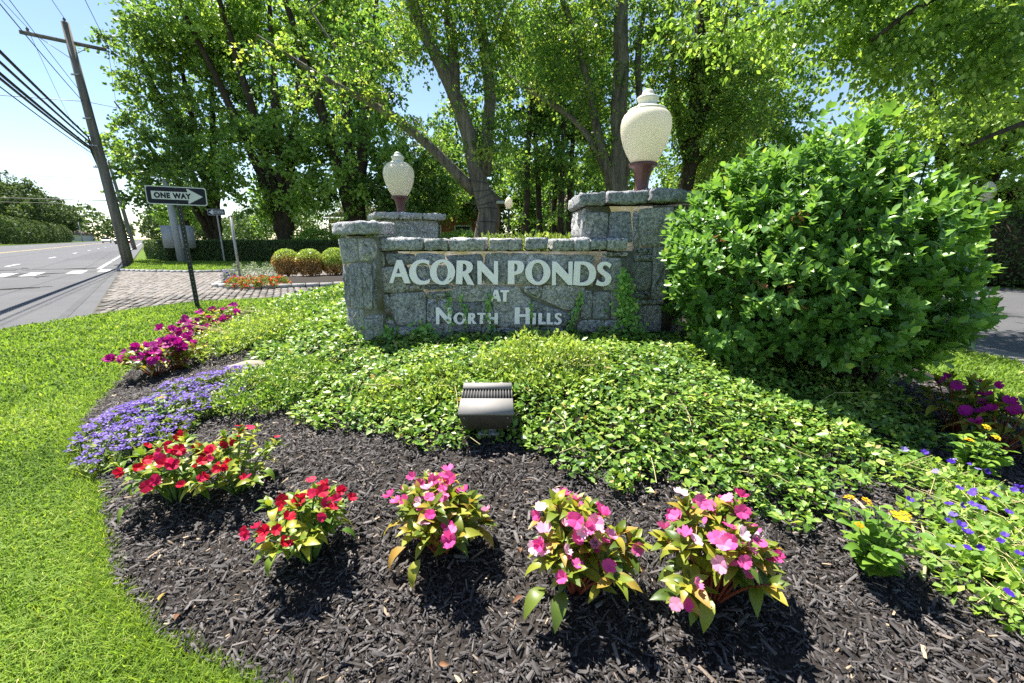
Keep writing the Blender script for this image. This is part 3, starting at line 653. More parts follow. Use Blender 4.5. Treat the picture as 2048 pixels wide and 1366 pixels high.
GL = [
 ('A', L4, [(205,172),(290,172),(435,565),(335,565),(292,455),(172,455),(138,562),(78,560)], [[(231,288),(270,400),(190,400)]]),
 ('C', L4, curvy([(752,262),(757,186),(690,165),(620,160),(540,180),(470,235),(430,300),(415,370),(425,450),(460,520),(520,570),(590,590),(660,588),(730,572),(756,560),(772,488),(700,525),(650,530),(600,515),(560,470),(535,410),(527,350),(535,290),(570,240),(620,218),(670,215),(715,230)], (0,1,14,15)), []),
 ('O', L4, ell(982,376,213,215), [ell(978,372,98,164), [(1066,524),(1105,512),(1158,455),(1108,484)]]),
 ('R', L4, curvy([(1228,180),(1360,180),(1430,190),(1480,225),(1500,280),(1490,340),(1450,385),(1415,402),(1525,598),(1410,583),(1325,425),(1318,583),(1213,575)], (0,7,8,9,10,11,12)), [curvy([(1330,230),(1360,232),(1390,260),(1400,300),(1385,345),(1355,365),(1325,368)], (0,6))]),
 ('N', L4, [(1577,185),(1640,187),(1862,425),(1862,190),(1928,190),(1928,585),(1862,585),(1648,355),(1648,583),(1585,583)], []),
 ('P', L5, curvy([(138,182),(300,180),(370,195),(408,245),(412,305),(385,370),(330,410),(245,422),(245,580),(133,578)], (0,7,8,9)), [curvy([(243,230),(275,230),(298,260),(302,300),(290,345),(265,368),(243,368)], (0,6))]),
 ('O', L5, ell(645,380,213,215), [ell(643,378,103,165)]),
 ('N', L5, [(890,198),(962,198),(1170,425),(1170,200),(1238,200),(1230,597),(1165,595),(950,365),(950,598),(888,598)], []),
 ('D', L5, curvy([(1272,198),(1420,195),(1510,210),(1580,250),(1625,320),(1638,400),(1620,490),(1570,560),(1500,600),(1400,608),(1245,590)], (0,10)), [curvy([(1372,245),(1420,248),(1480,280),(1515,340),(1528,400),(1515,475),(1480,530),(1430,552),(1355,555)], (0,8))]),
 ('S', L5, curvy(Sx, (0,1,15,16)), []),
 ('A', L6, [(945,70),(990,70),(1040,238),(990,238),(975,195),(925,195),(912,238),(890,238)], [[(958,118),(972,162),(942,162)]]),
 ('T', L6, [(1030,75),(1157,75),(1157,103),(1120,103),(1118,240),(1068,240),(1070,103),(1033,103)], []),
 ('N', L6, [(88,327),(130,327),(262,470),(262,330),(310,330),(312,570),(270,570),(137,420),(137,570),(92,570)], []),
 ('O', L6, ell(437,488,90,85), [ell(437,487,45,62)]),
 ('R', L6, curvy([(560,410),(620,408),(655,422),(663,455),(650,480),(628,495),(683,568),(630,566),(603,510),(600,566),(555,566)], (0,5,6,7,8,9,10)), [[(605,428),(620,434),(625,455),(616,474),(603,478)]]),
 ('T', L6, [(692,408),(815,408),(812,432),(778,432),(778,564),(728,564),(735,432),(692,432)], []),
 ('H', L6, [(848,410),(888,410),(888,470),(945,470),(945,410),(992,410),(990,570),(943,570),(945,502),(888,502),(888,565),(845,565)], []),
 ('H', L6, [(1243,330),(1315,330),(1308,430),(1402,430),(1397,330),(1467,330),(1458,450),(1462,570),(1395,570),(1400,462),(1308,462),(1310,567),(1237,565)], []),
 ('I', L6, [(1508,410),(1548,410),(1545,570),(1498,570)], []),
 ('L', L6, [(1587,412),(1637,412),(1632,540),(1690,540),(1690,572),(1585,572)], []),
 ('L', L6, [(1710,410),(1758,410),(1755,545),(1802,548),(1795,575),(1705,572)], []),
 ('S', L6, curvy(S2, (0,1,15,16)), [])]
def filled(name, loops, frame, depth, mat, parent, bevel=0.0):
    """extruded flat shape from closed 2-D loops (holes included); frame maps (a,b)->world via matrix"""
    cd = bpy.data.curves.new(name, 'CURVE'); cd.dimensions = '2D'; cd.fill_mode = 'BOTH'; cd.extrude = depth/2; cd.bevel_depth = bevel
    for lp in loops:
        s = cd.splines.new('POLY'); s.points.add(len(lp)-1); s.use_cyclic_u = True
        for p, q in zip(s.points, lp): p.co = (q[0], q[1], 0, 1)
    tmp = bpy.data.objects.new('tmp', cd); col.objects.link(tmp)
    dg = bpy.context.evaluated_depsgraph_get(); me = bpy.data.meshes.new_from_object(tmp.evaluated_get(dg))
    bpy.data.objects.remove(tmp); bpy.data.curves.remove(cd); me.name = name
    off = Matrix.Translation(-Vector(WORLD[parent.name])); me.transform(off @ frame); me.materials.clear(); me.materials.append(mat)
    o = bpy.data.objects.new(name, me); link(o, parent); WORLD[o.name] = WORLD[parent.name]; return o
LY = WY-.034
FR = Matrix(((1,0,0,0),(0,0,-1,LY),(0,1,0,0),(0,0,0,1)))
for ch, zf, o, holes in GL:
    lp = [[(lambda w: (w[0], w[2]))(at_y(*zf(p), LY)) for p in l] for l in [o]+holes]
    filled('letter', lp, FR, .014, M['letter'], wall, .0012)['label'] = 'raised white letter '+ch

# pillar at the back left, mostly hidden by the wall
bp = thing('stone_pillar', 'low granite pillar standing behind the left end of the sign wall, under the smaller lamp', 'pillar', (-1.52, 6.15, .2))
bc = Geo(); bc.box((-1.52, 6.15, .80), (.78, .78, 1.40), rz=.42); part('mortar', bc, M['mortar'], bp)
ca, sa = math.cos(.42), math.sin(.42)
def loc2(x, y): return np.array((-1.52+x*ca-y*sa, 6.15+x*sa+y*ca))
for (xs, ys, n) in ((-1, 0, 0), (0, -1, 1)):
    cuts = [-.39, -.12, .14, .39] if n else [-.39, -.05, .39]
    for z0, z1 in ((1.02, 1.22), (1.24, 1.49)):
        for a, b in zip(cuts[:-1], cuts[1:]):
            if n: p0, p1, NN = loc2(a+.012, -.39), loc2(b-.012, -.39), np.array((sa, -ca, 0.))
            else: p0, p1, NN = loc2(-.39, b-.012), loc2(-.39, a+.012), np.array((-ca, -sa, 0.))
            stone([(*p0,z0),(*p1,z0),(*p1,z1),(*p0,z1)], NN, parent=bp)
        cuts = [c*.96 if abs(c) > .3 else -c for c in cuts]
for i, (a, b) in enumerate(((-.47,-.16),(-.15,.15),(.16,.47))):
    for j, (c, d) in enumerate(((-.47,0),(.01,.47))):
        rough_block('cap_stone', [loc2(a, c), loc2(b, c), loc2(b, d), loc2(a, d)], 1.50, 1.585, bp, M['stone'], .008, seed=60+i*3+j)

# acorn lamps
def lamp(loc, label):
    r = thing('acorn_lamp', label, 'lamp', loc, 'acorn lamps on the stone pillars')
    b = Geo().lathe(loc, [(0,-.06),(.062,-.06),(.064,.0),(.058,.012),(.056,.05),(.060,.10),(.070,.15),(.086,.19),(.098,.205),(.118,.21),(.122,.222),(.120,.236),(.108,.242),(0,.242)], 32, (4, 7, 8, .09)); part('base', b, M['maroon'], r, True)
    g = Geo().lathe(loc, [(.100,.240),(.118,.262),(.150,.315),(.178,.375),(.198,.44),(.209,.50),(.2095,.545),(.202,.585),(.186,.618),(.166,.636),(.150,.648)], 40); part('globe', g, M['globe'], r, True)
    c = Geo().lathe(loc, [(.150,.640),(.158,.646),(.158,.654),(.150,.660),(.128,.668),(.100,.679),(.080,.692),(.074,.705),(.078,.722),(.088,.735),(.089,.748),(.080,.756),(.060,.764),(.050,.776),(.047,.790),(.038,.803),(.020,.812),(0,.814)], 32)
    top = part('globe_cap', c, M['globe_top'], r, True)
    for k in range(3):
        a = k*2.1-1.2; part('bolt', Geo().lathe((loc[0]+.066*math.cos(a), loc[1]+.066*math.sin(a), loc[2]+.012), [(0,.018),(.007,.015),(.009,.0),(.009,-.006)][::-1], 8), M['galv'], r)
    return r
lamp((1.14, 3.87, 1.648), 'large cream acorn lamp on the tall right pillar beside the glossy shrub')
lamp((-1.565, 6.12, 1.588), 'smaller looking cream acorn lamp on the pillar behind the left end of the wall')

# floodlight in the ground cover
fp = ground_px(975, 868, 0.0); fx, fy, fz = fp[0], fp[1], fp[2]
fl = thing('floodlight', 'bronze metal floodlight box with slotted lid among the ground cover', 'floodlight', (fx, fy, fz))
w, D = .272, .20
def fpt(x, y, z): return (fx+x, fy+y, fz+z)
# lid: sloping plane from the top front edge back and up; body tapers downwards
A0 = (-w/2, -.105, .155); B0 = (w/2, -.105, .155); A1 = (-w/2*.92, .085, .245); B1 = (w/2*.92, .085, .245)
body = Geo()
V = [fpt(*A0), fpt(*B0), fpt(*B1), fpt(*A1), fpt(-w/2*.86,-.075,.065), fpt(w/2*.86,-.075,.065), fpt(w/2*.86,.14,.10), fpt(-w/2*.86,.14,.10), fpt(-w/2*.92,.15,.21), fpt(w/2*.92,.15,.21)]
body.add2(V, [], [(0,4,5,1),(4,7,6,5),(7,8,9,6),(3,2,9,8)]); body.add2(V, [(3,8,7),(2,6,9)], [(0,3,7,4),(1,5,6,2)])
part('housing', body, M['bronze'], fl)
def lid(a, b, h=0.0):    # a across -1..1, b along slope 0..1
    p = (np.array(A0)*(1-(a+1)/2)+np.array(B0)*(a+1)/2)*(1-b)+(np.array(A1)*(1-(a+1)/2)+np.array(B1)*(a+1)/2)*b
    n = np.array((0, -.428, .904)); q = p+n*h; return (fx+q[0], fy+q[1], fz+q[2])
def slab(name, a0, a1, b0, b1, h0, h1, mat):
    V = [lid(a0,b0,h0),lid(a1,b0,h0),lid(a1,b1,h0),lid(a0,b1,h0),lid(a0,b0,h1),lid(a1,b0,h1),lid(a1,b1,h1),lid(a0,b1,h1)]
    return part(name, Geo().add(V, [(0,3,2,1),(4,5,6,7),(0,1,5,4),(1,2,6,5),(2,3,7,6),(3,0,4,7)]), mat, fl)
slab('slot_shade', -.97, .97, .5, .86, -.004, .0015, M['black'])  # solid black slab painted in as the shade between the slats
slab('lid_plate', -1.02, 1.02, -.02, .48, .001, .012, M['bronze_lit']); slab('lid_plate', -1.02, 1.02, .83, 1.02, .001, .012, M['bronze_lit'])
for k in range(18):
    a = -1.0+2.0*k/17; slab('slat', a-.010, a+.010, .48, .83, .002, .006, M['bronze_lit'])
part('bracket', Geo().box(fpt(.01,-.02,.055), (.08,.06,.05)).box(fpt(.01,-.03,.032), (.11,.09,.008)), M['galv'], fl)
part('base', Geo().box(fpt(.01,0,-.02), (.09,.09,.09)), M['bronze'], fl)
for sx in (-1, 1):
    for zz in (.085, .140): part('screw', Geo().box(fpt(sx*.108, -.081-(zz-.065)*.33, zz), (.006,.006,.006)), M['galv'], fl)

# ---------------------------------------------------------------- bedding plants with single leaves and flowers
def leaf_mesh(name, mat, w, curl, fold, n=5, seed=0):
    """one leaf, unit length along +Y, drooping tip, folded along the midrib"""
    V = []; r = np.random.default_rng(seed)
    for i in range(n+1):
        t = i/n; hw = w*(math.sin(math.pi*min(t*1.0, 1)**.8)**.9) if 0 < t < 1 else 0.002
        z = curl*(t*.9-1.5*t*t); y = t*(1-.12*t*abs(curl)*2)
        V += [(-hw, y, z+fold*hw+r.normal(0,.006)), (0, y, z), (hw, y, z+fold*hw+r.normal(0,.006))]
    Q = []
    for i in range(n):
        b = i*3; Q += [(b, b+1, b+4, b+3), (b+1, b+2, b+5, b+4)]
    me = mesh_np(name, np.array(V), [np.array(Q)], None, True); me.materials.append(mat); return me
def flower_mesh(name, mat, petals=5, cup=.15, seed=0, overlap=1.25):
    r = np.random.default_rng(seed); g = Geo()
    for k in range(petals):
        a = 2*math.pi*k/petals+r.normal(0,.08); L = .5*r.uniform(.88,1.08); wd = L*.62*overlap; h = k*.012
        pts = [(0,0,0),(-wd*.45,L*.35,cup*.10),(-wd*.62,L*.72,cup*.25),(-wd*.30,L*.98,cup*.5+r.normal(0,.03)),(0,L*.90,cup*.4),(wd*.30,L*.98,cup*.5+r.normal(0,.03)),(wd*.62,L*.72,cup*.25),(wd*.45,L*.35,cup*.10)]
        p = np.array(pts); p[:,2] += h; ca, sa = math.cos(a), math.sin(a)
        p = np.stack([p[:,0]*ca-p[:,1]*sa, p[:,0]*sa+p[:,1]*ca, p[:,2]], 1)
        g.add(p, [(0,2,1),(0,3,2),(0,4,3),(0,5,4),(0,6,5),(0,7,6)])
    me = g.mesh(name, smooth=True); me.materials.append(mat); return me
def frame_m(p, along, normal, s):
    a = nrm(np.asarray(along, float)); x = nrm(np.cross(a, normal)); z = np.cross(x, a)
    m = Matrix(((x[0]*s, a[0]*s, z[0]*s, p[0]), (x[1]*s, a[1]*s, z[1]*s, p[1]), (x[2]*s, a[2]*s, z[2]*s, p[2]), (0,0,0,1))); return m
def put(name, me, parent, p, along, normal, s):
    o = bpy.data.objects.new(name, me); col.objects.link(o); o.parent = parent
    o.matrix_basis = frame_m(np.asarray(p)-WORLD[parent.name], along, normal, s); return o
LV = {}
for key, mat, w, cur, fo in (('imp', 'impatiens', .20, .28, .30), ('impr', 'impatiens_red_leaf', .21, .32, .30), ('lan', 'lantana', .30, .18, .25), ('dead', 'dead', .16, .5, .6)):
    LV[key] = [leaf_mesh('leaf', M[mat], w*f, cur*c, fo, seed=i) for i, (f, c) in enumerate(((1, 1), (.9, 1.6), (1.1, .5), (1.0, 2.1)))]
FL = {k: [flower_mesh('flower', M[k], 5, c, i) for i, c in enumerate((.10, .45, .9))] for k in ('pink', 'red', 'magenta', 'blue')}
UPV = np.array((0, 0, 1.))
def impatiens(pos, R, H, n_stem, n_fl, kind, label, leafkey='imp', seed=0, leaf=.085, fs=.05, group='impatiens planted along the front of the bed', stretch=(1, 1)):
    r = np.random.default_rng(seed); pos = np.asarray(pos, float)
    root = thing('impatiens', label, 'flower', tuple(pos), group)
    st = Geo(); tips = []
    for k in range(n_stem):
        a = k*2.399+r.normal(0,.25); f = math.sqrt((k+.5)/n_stem); tx = R*f*math.cos(a)*stretch[0]; ty = R*f*math.sin(a)*stretch[1]
        h = H*(1-.42*f*f)*r.uniform(.9,1.1); tip = pos+np.array((tx, ty, h))+r.normal(0,.022,3); tip[2] = max(tip[2], float(hgt(tip[0], tip[1]))+.06)
        mid = pos+np.array((tx*.45, ty*.45, h*.62)); b = pos+np.array((tx*.08, ty*.08, -.02))
        P = [(b*(1-t)**2+2*mid*t*(1-t)+tip*t*t) for t in np.linspace(0,1,6)]; st.tube(P, np.linspace(.006,.0032,6), 5); tips.append((tip, nrm(tip-mid)))
    part('stems', st, M['stem_red'] if leafkey == 'imp' else M['stem'], root, True)
    for tip, d in tips:
        m = r.integers(7, 10); a0 = r.uniform(0, 6.28)
        for j in range(m):
            a = a0+j*2.399; f = (j+.6)/m; out = np.array((math.cos(a), math.sin(a), 0)); al = nrm(out*(.25+.95*f)+d*(1.15-1.0*f)+UPV*.1)
            p = tip-d*.035*f; nn = nrm(UPV*1.2+d*.5-out*.2+r.normal(0,.15,3)); s = leaf*(.55+.62*f)*r.uniform(.8,1.15)
            put('leaf', LV[leafkey][r.integers(4)], root, p, al, nn, s)
    for k, (tip, d) in enumerate(tips):
        for j in range(4):
            a = j*1.6+k; out = np.array((math.cos(a), math.sin(a), 0)); p = pos+(tip-pos)*r.uniform(.5,.85)
            put('leaf', LV[leafkey][r.integers(4)], root, p, out+UPV*r.uniform(-.1,.5), UPV+r.normal(0,.25,3), leaf*r.uniform(.8,1.15))
    # big drooping lower leaves
    for k in range(8):
        a = k*.628+r.normal(0,.2); out = np.array((math.cos(a), math.sin(a), 0)); p = pos+out*R*r.uniform(.55,.85)*np.array((*stretch, 1))+UPV*H*r.uniform(.28,.5)
        put('leaf', LV[leafkey][r.choice((1,3))], root, p, out*.8+UPV*r.uniform(-.55,.0), UPV+out*.6, leaf*r.uniform(1.1,1.45))
    for k in range(n_fl):
        tip, d = tips[(k*5+int(r.integers(3))) % len(tips)]; a = r.uniform(0, 6.28); out = np.array((math.cos(a), math.sin(a), 0))
        toc = nrm(np.array((0, 0, CAMZ))-tip); p = tip+out*r.uniform(.02,.05)+UPV*r.uniform(.002,.03)+toc*.015
        nn = nrm(UPV*.6+out*.6+toc*.5+r.normal(0,.25,3)); al = nrm(np.cross(nn, rvec(1)[0])); s = fs*r.uniform(.75,1.15)
        put('flower', FL[kind][int(r.choice((0, 1, 1, 2, 2)))], root, p, al, nn, s)
    return root
impatiens(ground_px(352,1000), .21, .27, 20, 24, 'red', 'leafy red impatiens at the left front of the bed, touching the violet flowers', 'impr', 11, .075, .050)
impatiens(ground_px(478,985), .18, .25, 18, 22, 'red', 'red impatiens second from the left edge of the mulch', 'impr', 12, .066, .040)
impatiens(ground_px(622,1118), .155, .24, 20, 30, 'red', 'smaller red impatiens standing alone between the red and the pink plants', 'impr', 13, .07, .044)
impatiens(ground_px(885,1105), .17, .27, 23, 36, 'pink', 'pink impatiens nearest below the floodlight, leftmost of the three pink ones', 'imp', 14, .084, .047)
impatiens(ground_px(1150,1180), .17, .28, 25, 44, 'pink', 'bright pink impatiens in the middle of the three pink plants', 'imp', 15, .084, .047)
impatiens(ground_px(1425,1195), .18, .29, 26, 50, 'pink', 'pink and white impatiens, rightmost of the three, next to the yellow lantana', 'imp', 16, .084, .045)
mg = 'magenta impatiens along the left edge of the bed'
ml = [(300,735,'magenta impatiens nearest the violet flowers on the left edge'), (345,722,'magenta impatiens full of bloom beside the lawn, just behind the nearest magenta one'), (375,690,'magenta impatiens in the middle of the left edge row'), (400,662,'sparse magenta impatiens by the lawn with few flowers'), (445,642,'fading pink and magenta impatiens farthest along the left edge')]
for k, (u, v, lb) in enumerate(ml):
    impatiens(ground_px(u+14, v+16), .26, .27, 13, (34, 34, 26, 17, 9)[k], 'magenta', lb, 'imp', 30+k, .10, .075, mg)
impatiens(ground_px(1905,862), .18, .34, 13, 8, 'magenta', 'magenta impatiens under the right side of the glossy shrub', 'imp', 41, .095, .06, 'magenta impatiens at the right of the bed')
impatiens(ground_px(1990,905), .21, .30, 14, 14, 'magenta', 'magenta impatiens at the right edge of the picture beside the yellow lantana', 'imp', 42, .10, .062, 'magenta impatiens at the right of the bed')

def head_mesh(name, mat, n=14, seed=0):
    r = np.random.default_rng(seed); g = Geo()
    for k in range(n):
        a = k*2.399; f = math.sqrt((k+.3)/n); c = np.array((.42*f*math.cos(a), .42*f*math.sin(a), .22*(1-f*f))); q = .13
        p = np.array([(math.cos(t)*q*r.uniform(.8,1.2), math.sin(t)*q*r.uniform(.8,1.2), r.normal(0,.02)) for t in np.arange(5)*1.2566+r.uniform(0,1)]); p = np.concatenate([p, [(0,0,.03)]])+c
        g.add(p, [(i, (i+1) % 5, 5) for i in range(5)])
    me = g.mesh(name); me.materials.append(mat); return me
YH = [head_mesh('flower_head', M['yellow'], 14, s) for s in range(2)]
def lantana(pos, R, H, heads, label, seed=0, leaf=.055):
    r = np.random.default_rng(seed); pos = np.asarray(pos, float); root = thing('lantana', label, 'flower', tuple(pos), 'yellow lantanas'); st = Geo(); tips = []
    for k in range(9):
        a = k*2.399; f = math.sqrt((k+.5)/9); tip = pos+np.array((R*f*math.cos(a), R*f*math.sin(a), H*(1-.35*f*f)*r.uniform(.9,1.08))); b = pos-UPV*.02
        P = [b*(1-t)+tip*t+np.array((0,0,.03*math.sin(t*3.14))) for t in np.linspace(0,1,6)]; st.tube(P, np.linspace(.006,.0025,6), 5); tips.append((b, tip))
    part('stems', st, M['stem'], root, True)
    for b, tip in tips:
        d = nrm(tip-b)
        for j in range(13):
            f = j/12; a = j*1.5708+(j//2)*.8+r.normal(0,.2); p = b+(tip-b)*(.25+.75*f); out = np.array((math.cos(a), math.sin(a), 0))
            put('leaf', LV['lan'][r.integers(4)], root, p, out+d*.25+UPV*.1, UPV+r.normal(0,.2,3), leaf*(1.25-.55*f)*r.uniform(.85,1.15))
    for k in range(heads):
        b, tip = tips[(k*2) % 9]; put('flower_head', YH[k % 2], root, tip+UPV*.02+r.normal(0,.01,3), np.array((1., .2*k, 0)), UPV+r.normal(0,.3,3), .038)
    return root
lantana(ground_px(1735,1150), .12, .27, 6, 'green lantana with small yellow flower heads alone in the mulch, right of the pink impatiens', 3, .062)
lantana(ground_px(1935,952), .13, .22, 3, 'lantana with two yellow orange heads below the magenta impatiens at the right edge', 4, .07)
lantana(ground_px(330,858), .12, .19, 1, 'low lantana with one yellow head among the violet flowers on the left', 5, .05)

# violet ageratum along the left edge: many tiny blooms per plant
ag = [(215,872),(255,850),(300,835),(235,905),(290,885),(345,800),(400,785),(440,775),(350,838),(410,815)]
for k, (u, v) in enumerate(ag):
    c = ground_px(u+16, v+4); r = np.random.default_rng(60+k)
    root = thing('ageratum', ('nearest','second','third','lowest','fifth','sixth','seventh','farthest','inner','innermost')[k]+' plant of the violet blue ageratum mass at the left bed edge', 'flower', tuple(c), 'violet ageratum mass')
    n = 520; a = r.uniform(0, 6.28, n); f = np.sqrt(r.random(n)); R = .21; X = c[0]+R*f*np.cos(a); Y = c[1]+R*f*np.sin(a); Z = hgt(X, Y)+.13*(1-.5*f*f)*r.uniform(.45,1,n)
    P = np.stack([X, Y, Z], 1); part('leaves', cloud(P, r.normal(0,1,(n,3))+UPV*.2, r.normal(0,.5,(n,3))+UPV, .034*r.uniform(.7,1.3,n), .75, T_4), M['bedleaf'], root)
    n = 95 if k < 5 else 70; a = r.uniform(0, 6.28, n); f = np.sqrt(r.random(n)); P = np.stack([c[0]+R*f*np.cos(a), c[1]+R*f*np.sin(a), np.zeros(n)], 1); P[:,2] = hgt(P[:,0], P[:,1])+.15*(1-.5*f*f)+r.normal(0,.008,n)
    g = Geo()
    for p in P:
        m = 7; th = np.arange(m)*2.399; ff = np.sqrt((np.arange(m)+.4)/m)*.016; q = p+np.stack([ff*np.cos(th), ff*np.sin(th), .004*r.random(m)], 1)
        V, F, RR = leaf_geo(q, r.normal(0,1,(m,3))*np.array((1,1,.3)), np.tile(UPV, (m,1))+r.normal(0,.4,(m,3)), np.full(m,.014), np.full(m,1.1), T_DIA, np.clip(r.normal(.5,.25,m),0,1)); g.add(V, F, RR)
    part('blooms', g, M['violet'], root, kind='stuff')
# trailing torenia at the lower right corner
tor = [(1915,985,'upper'),(1985,1020,'middle'),(1940,1085,'strawy, leftmost'),(2020,1130,'lower'),(1985,1185,'lowest')]
for k, (u, v, w_) in enumerate(tor):
    c = ground_px(u, v); r = np.random.default_rng(80+k)
    root = thing('torenia', w_+' trailing torenia with small blue violet blooms at the right front corner', 'flower', tuple(c), 'trailing torenias')
    n = 420; R = .21; a = r.uniform(0, 6.28, n); f = np.sqrt(r.random(n)); P = np.stack([c[0]+R*f*np.cos(a), c[1]+R*f*np.sin(a), np.zeros(n)], 1); P[:,2] = hgt(P[:,0], P[:,1])+.03+.07*(1-f*f)*r.random(n)
    part('leaves', cloud(P, r.normal(0,1,(n,3))+UPV*.2, r.normal(0,.5,(n,3))+UPV, .036*r.uniform(.7,1.3,n), .8, T_4), M['bright'], root)
    g = Geo()
    for j in range(14):
        a = r.uniform(0,6.28); L = r.uniform(.1,.26); b = c+np.array((r.normal(0,.05), r.normal(0,.05), .03)); e = b+np.array((L*math.cos(a), L*math.sin(a), 0)); e[2] = float(hgt(e[0], e[1]))+r.uniform(.02,.09)
        m = (b+e)/2+UPV*.04; g.tube([b, m+np.array((r.normal(0,.02),r.normal(0,.02),0)), e], .0013, 4, False)
    part('stems', g, M['straw'], root)
    for j in range(9):
        a = r.uniform(0,6.28); f = r.uniform(.3,1)*R; p = np.array((c[0]+f*math.cos(a), c[1]+f*math.sin(a), 0)); p[2] = float(hgt(p[0], p[1]))+.10
        put('flower', FL['blue'][int(r.integers(3))], root, p, r.normal(0,1,3)*np.array((1,1,.2)), UPV+nrm(np.array((0,0,CAMZ))-p)*.7+r.normal(0,.3,3), .028*r.uniform(.8,1.2))

# ---------------------------------------------------------------- ground cover, low shrubs, ivy
gc = [(500,800),(600,842),(700,868),(800,872),(850,915),(940,885),(1050,885),(1120,935),(1190,965),(1300,975),(1450,998),(1560,1040),(1640,1060),(1720,975),(1860,945),(1880,860),(1800,800)]
GC = np.array([ground_px(u, v, .03)[:2] for u, v in gc] + [(3.2,3.4),(3.2,5.2),(2,6.6),(-2,8.6),(-3.8,8.6),(-4.2,7.6),(-4.1,6.6),(-3.7,5.6),(-3.0,4.5)] + [ground_px(u, v, .03)[:2] for u, v in ((430,712),(520,690))])
n = 320000; P = np.stack([rng.uniform(-4.4,3.6,n), rng.uniform(1.2,8.8,n)], 1)
d = signed_dist(P, GC); dist = np.hypot(P[:,0], P[:,1])
frontal = (P[:,1] < 3.52) | (P[:,0] < -1.3+0*P[:,1])
nzv = np.array([mnoise.noise(Vector((p[0]*2.2, p[1]*2.2, 3.))) for p in P]); nz2 = np.array([mnoise.noise(Vector((p[0]*6, p[1]*6, 9.))) for p in P])
edge = d + nz2*.12
keep = (edge > 0) & frontal & (rng.random(n) < np.clip(2.6/dist, .25, 1)*np.clip(.55+edge*3, .3, 1))
P = P[keep]; nzv = nzv[keep]; nz2 = nz2[keep]; edge = edge[keep]; dist = dist[keep]; n = len(P)
hm = .05+.09*np.clip(edge*2, 0, 1)*np.where((P[:,1] > 2.9)&(P[:,0] > -1.3), .45, 1)+.05*nzv*np.clip(edge*2, 0, 1)+.045*nz2
P3 = np.column_stack([P, hgt(P[:,0], P[:,1])+np.maximum(.012, hm*rng.uniform(.35,1.08,n))])
part('vinca_ground_cover', cloud(P3, rng.normal(0,1,(n,3))*np.array((1,1,.35))+UPV*.25, rng.normal(0,.45,(n,3))+UPV, .033*rng.lognormal(0,.28,n).clip(.45,1.7)*np.clip(dist/3.2,1,1.7), .75, T_4, np.clip(rng.normal(.44,.27,n)+.30*nzv+.2*nz2,0,1)), M['vinca'])

tag(bpy.data.objects['vinca_ground_cover'], 'glossy green vinca ground cover spreading below the sign wall', 'ground cover', None, 'stuff')
print('vinca', n)
rn = Geo(); gi = np.argsort(rng.random(n))[:130]
for i in gi:
    if dist[i] > 4.2: continue
    a_ = rng.uniform(0, 6.28); L_ = rng.uniform(.12,.35); q0 = P3[i]+UPV*.01; q1 = q0+np.array((L_*math.cos(a_), L_*math.sin(a_), 0)); q1[2] = float(hgt(q1[0], q1[1]))+.08; rn.tube([q0, (q0+q1)/2+UPV*rng.uniform(0,.05), q1], .0018, 4, False)
tag(part('vinca_runners', rn, M['straw']), 'thin pale runners trailing through the vinca ground cover', 'ground cover', None, 'stuff')
gd = np.argsort(rng.random(n))[:420]
tag(part('dry_litter', cloud(P3[gd]+UPV*.006, rng.normal(0,1,(420,3)), rng.normal(0,.5,(420,3))+UPV, .032*rng.uniform(.6,1.3,420), .7, T_4), M['rust']), 'dry brown leaves caught in the vinca ground cover', 'leaf litter', None, 'stuff')
def low_shrub(px, R, H, n, label, mat, leaf=.032, seed=0, lump=.55):
    r = np.random.default_rng(seed); c = ground_px(*px); root = thing('low_shrub', label, 'shrub', tuple(c))
    a = r.uniform(0,6.28,n); f = np.sqrt(r.random(n)); X = c[0]+R[0]*f*np.cos(a); Y = c[1]+R[1]*f*np.sin(a)
    hv = np.array([mnoise.noise(Vector((x*7, y*7, seed))) for x, y in zip(X, Y)])
    Z = hgt(X, Y)+H*np.sqrt(np.maximum(0,1-.8*f*f))*(1+lump*hv)*r.uniform(.55,1.04,n)
    P = np.stack([X, Y, Z], 1); part('foliage', cloud(P, r.normal(0,.8,(n,3))+UPV*.7, r.normal(0,.6,(n,3))+UPV*.7, leaf*r.uniform(.7,1.3,n), .6, T_4), mat, root)
    g = Geo()
    for k in range(24):
        a = r.uniform(0,6.28); f = r.uniform(.2,.95); e = np.array((c[0]+R[0]*f*math.cos(a), c[1]+R[1]*f*math.sin(a), c[2]+H*r.uniform(.6,1.0))); g.tube([c+np.array((0,0,-.02)), (c+e)/2+UPV*.04, e], [.006,.004,.002], 4, False)
    part('branches', g, M['straw'], root); return root
low_shrub((1085,760), (.46,.34), .24, 4200, 'low yellow green shrub right of the floodlight, in front of the lettering', M['euonymus'], seed=1)
low_shrub((850,795), (.42,.26), .15, 2200, 'low yellow green shrub spreading left of the floodlight', M['euonymus'], seed=2)
low_shrub((560,790), (.42,.36), .20, 4200, 'low green shrub by the bare mulch at the left end of the ground cover', M['vinca'], .026, seed=3)
low_shrub((500,690), (.55,.55), .26, 3800, 'rounded low shrub behind the magenta impatiens on the left edge', M['euonymus'], .034, seed=4)
low_shrub((590,640), (.8,.7), .22, 3800, 'low green shrub just left of the sign wall', M['vinca'], .038, seed=5)
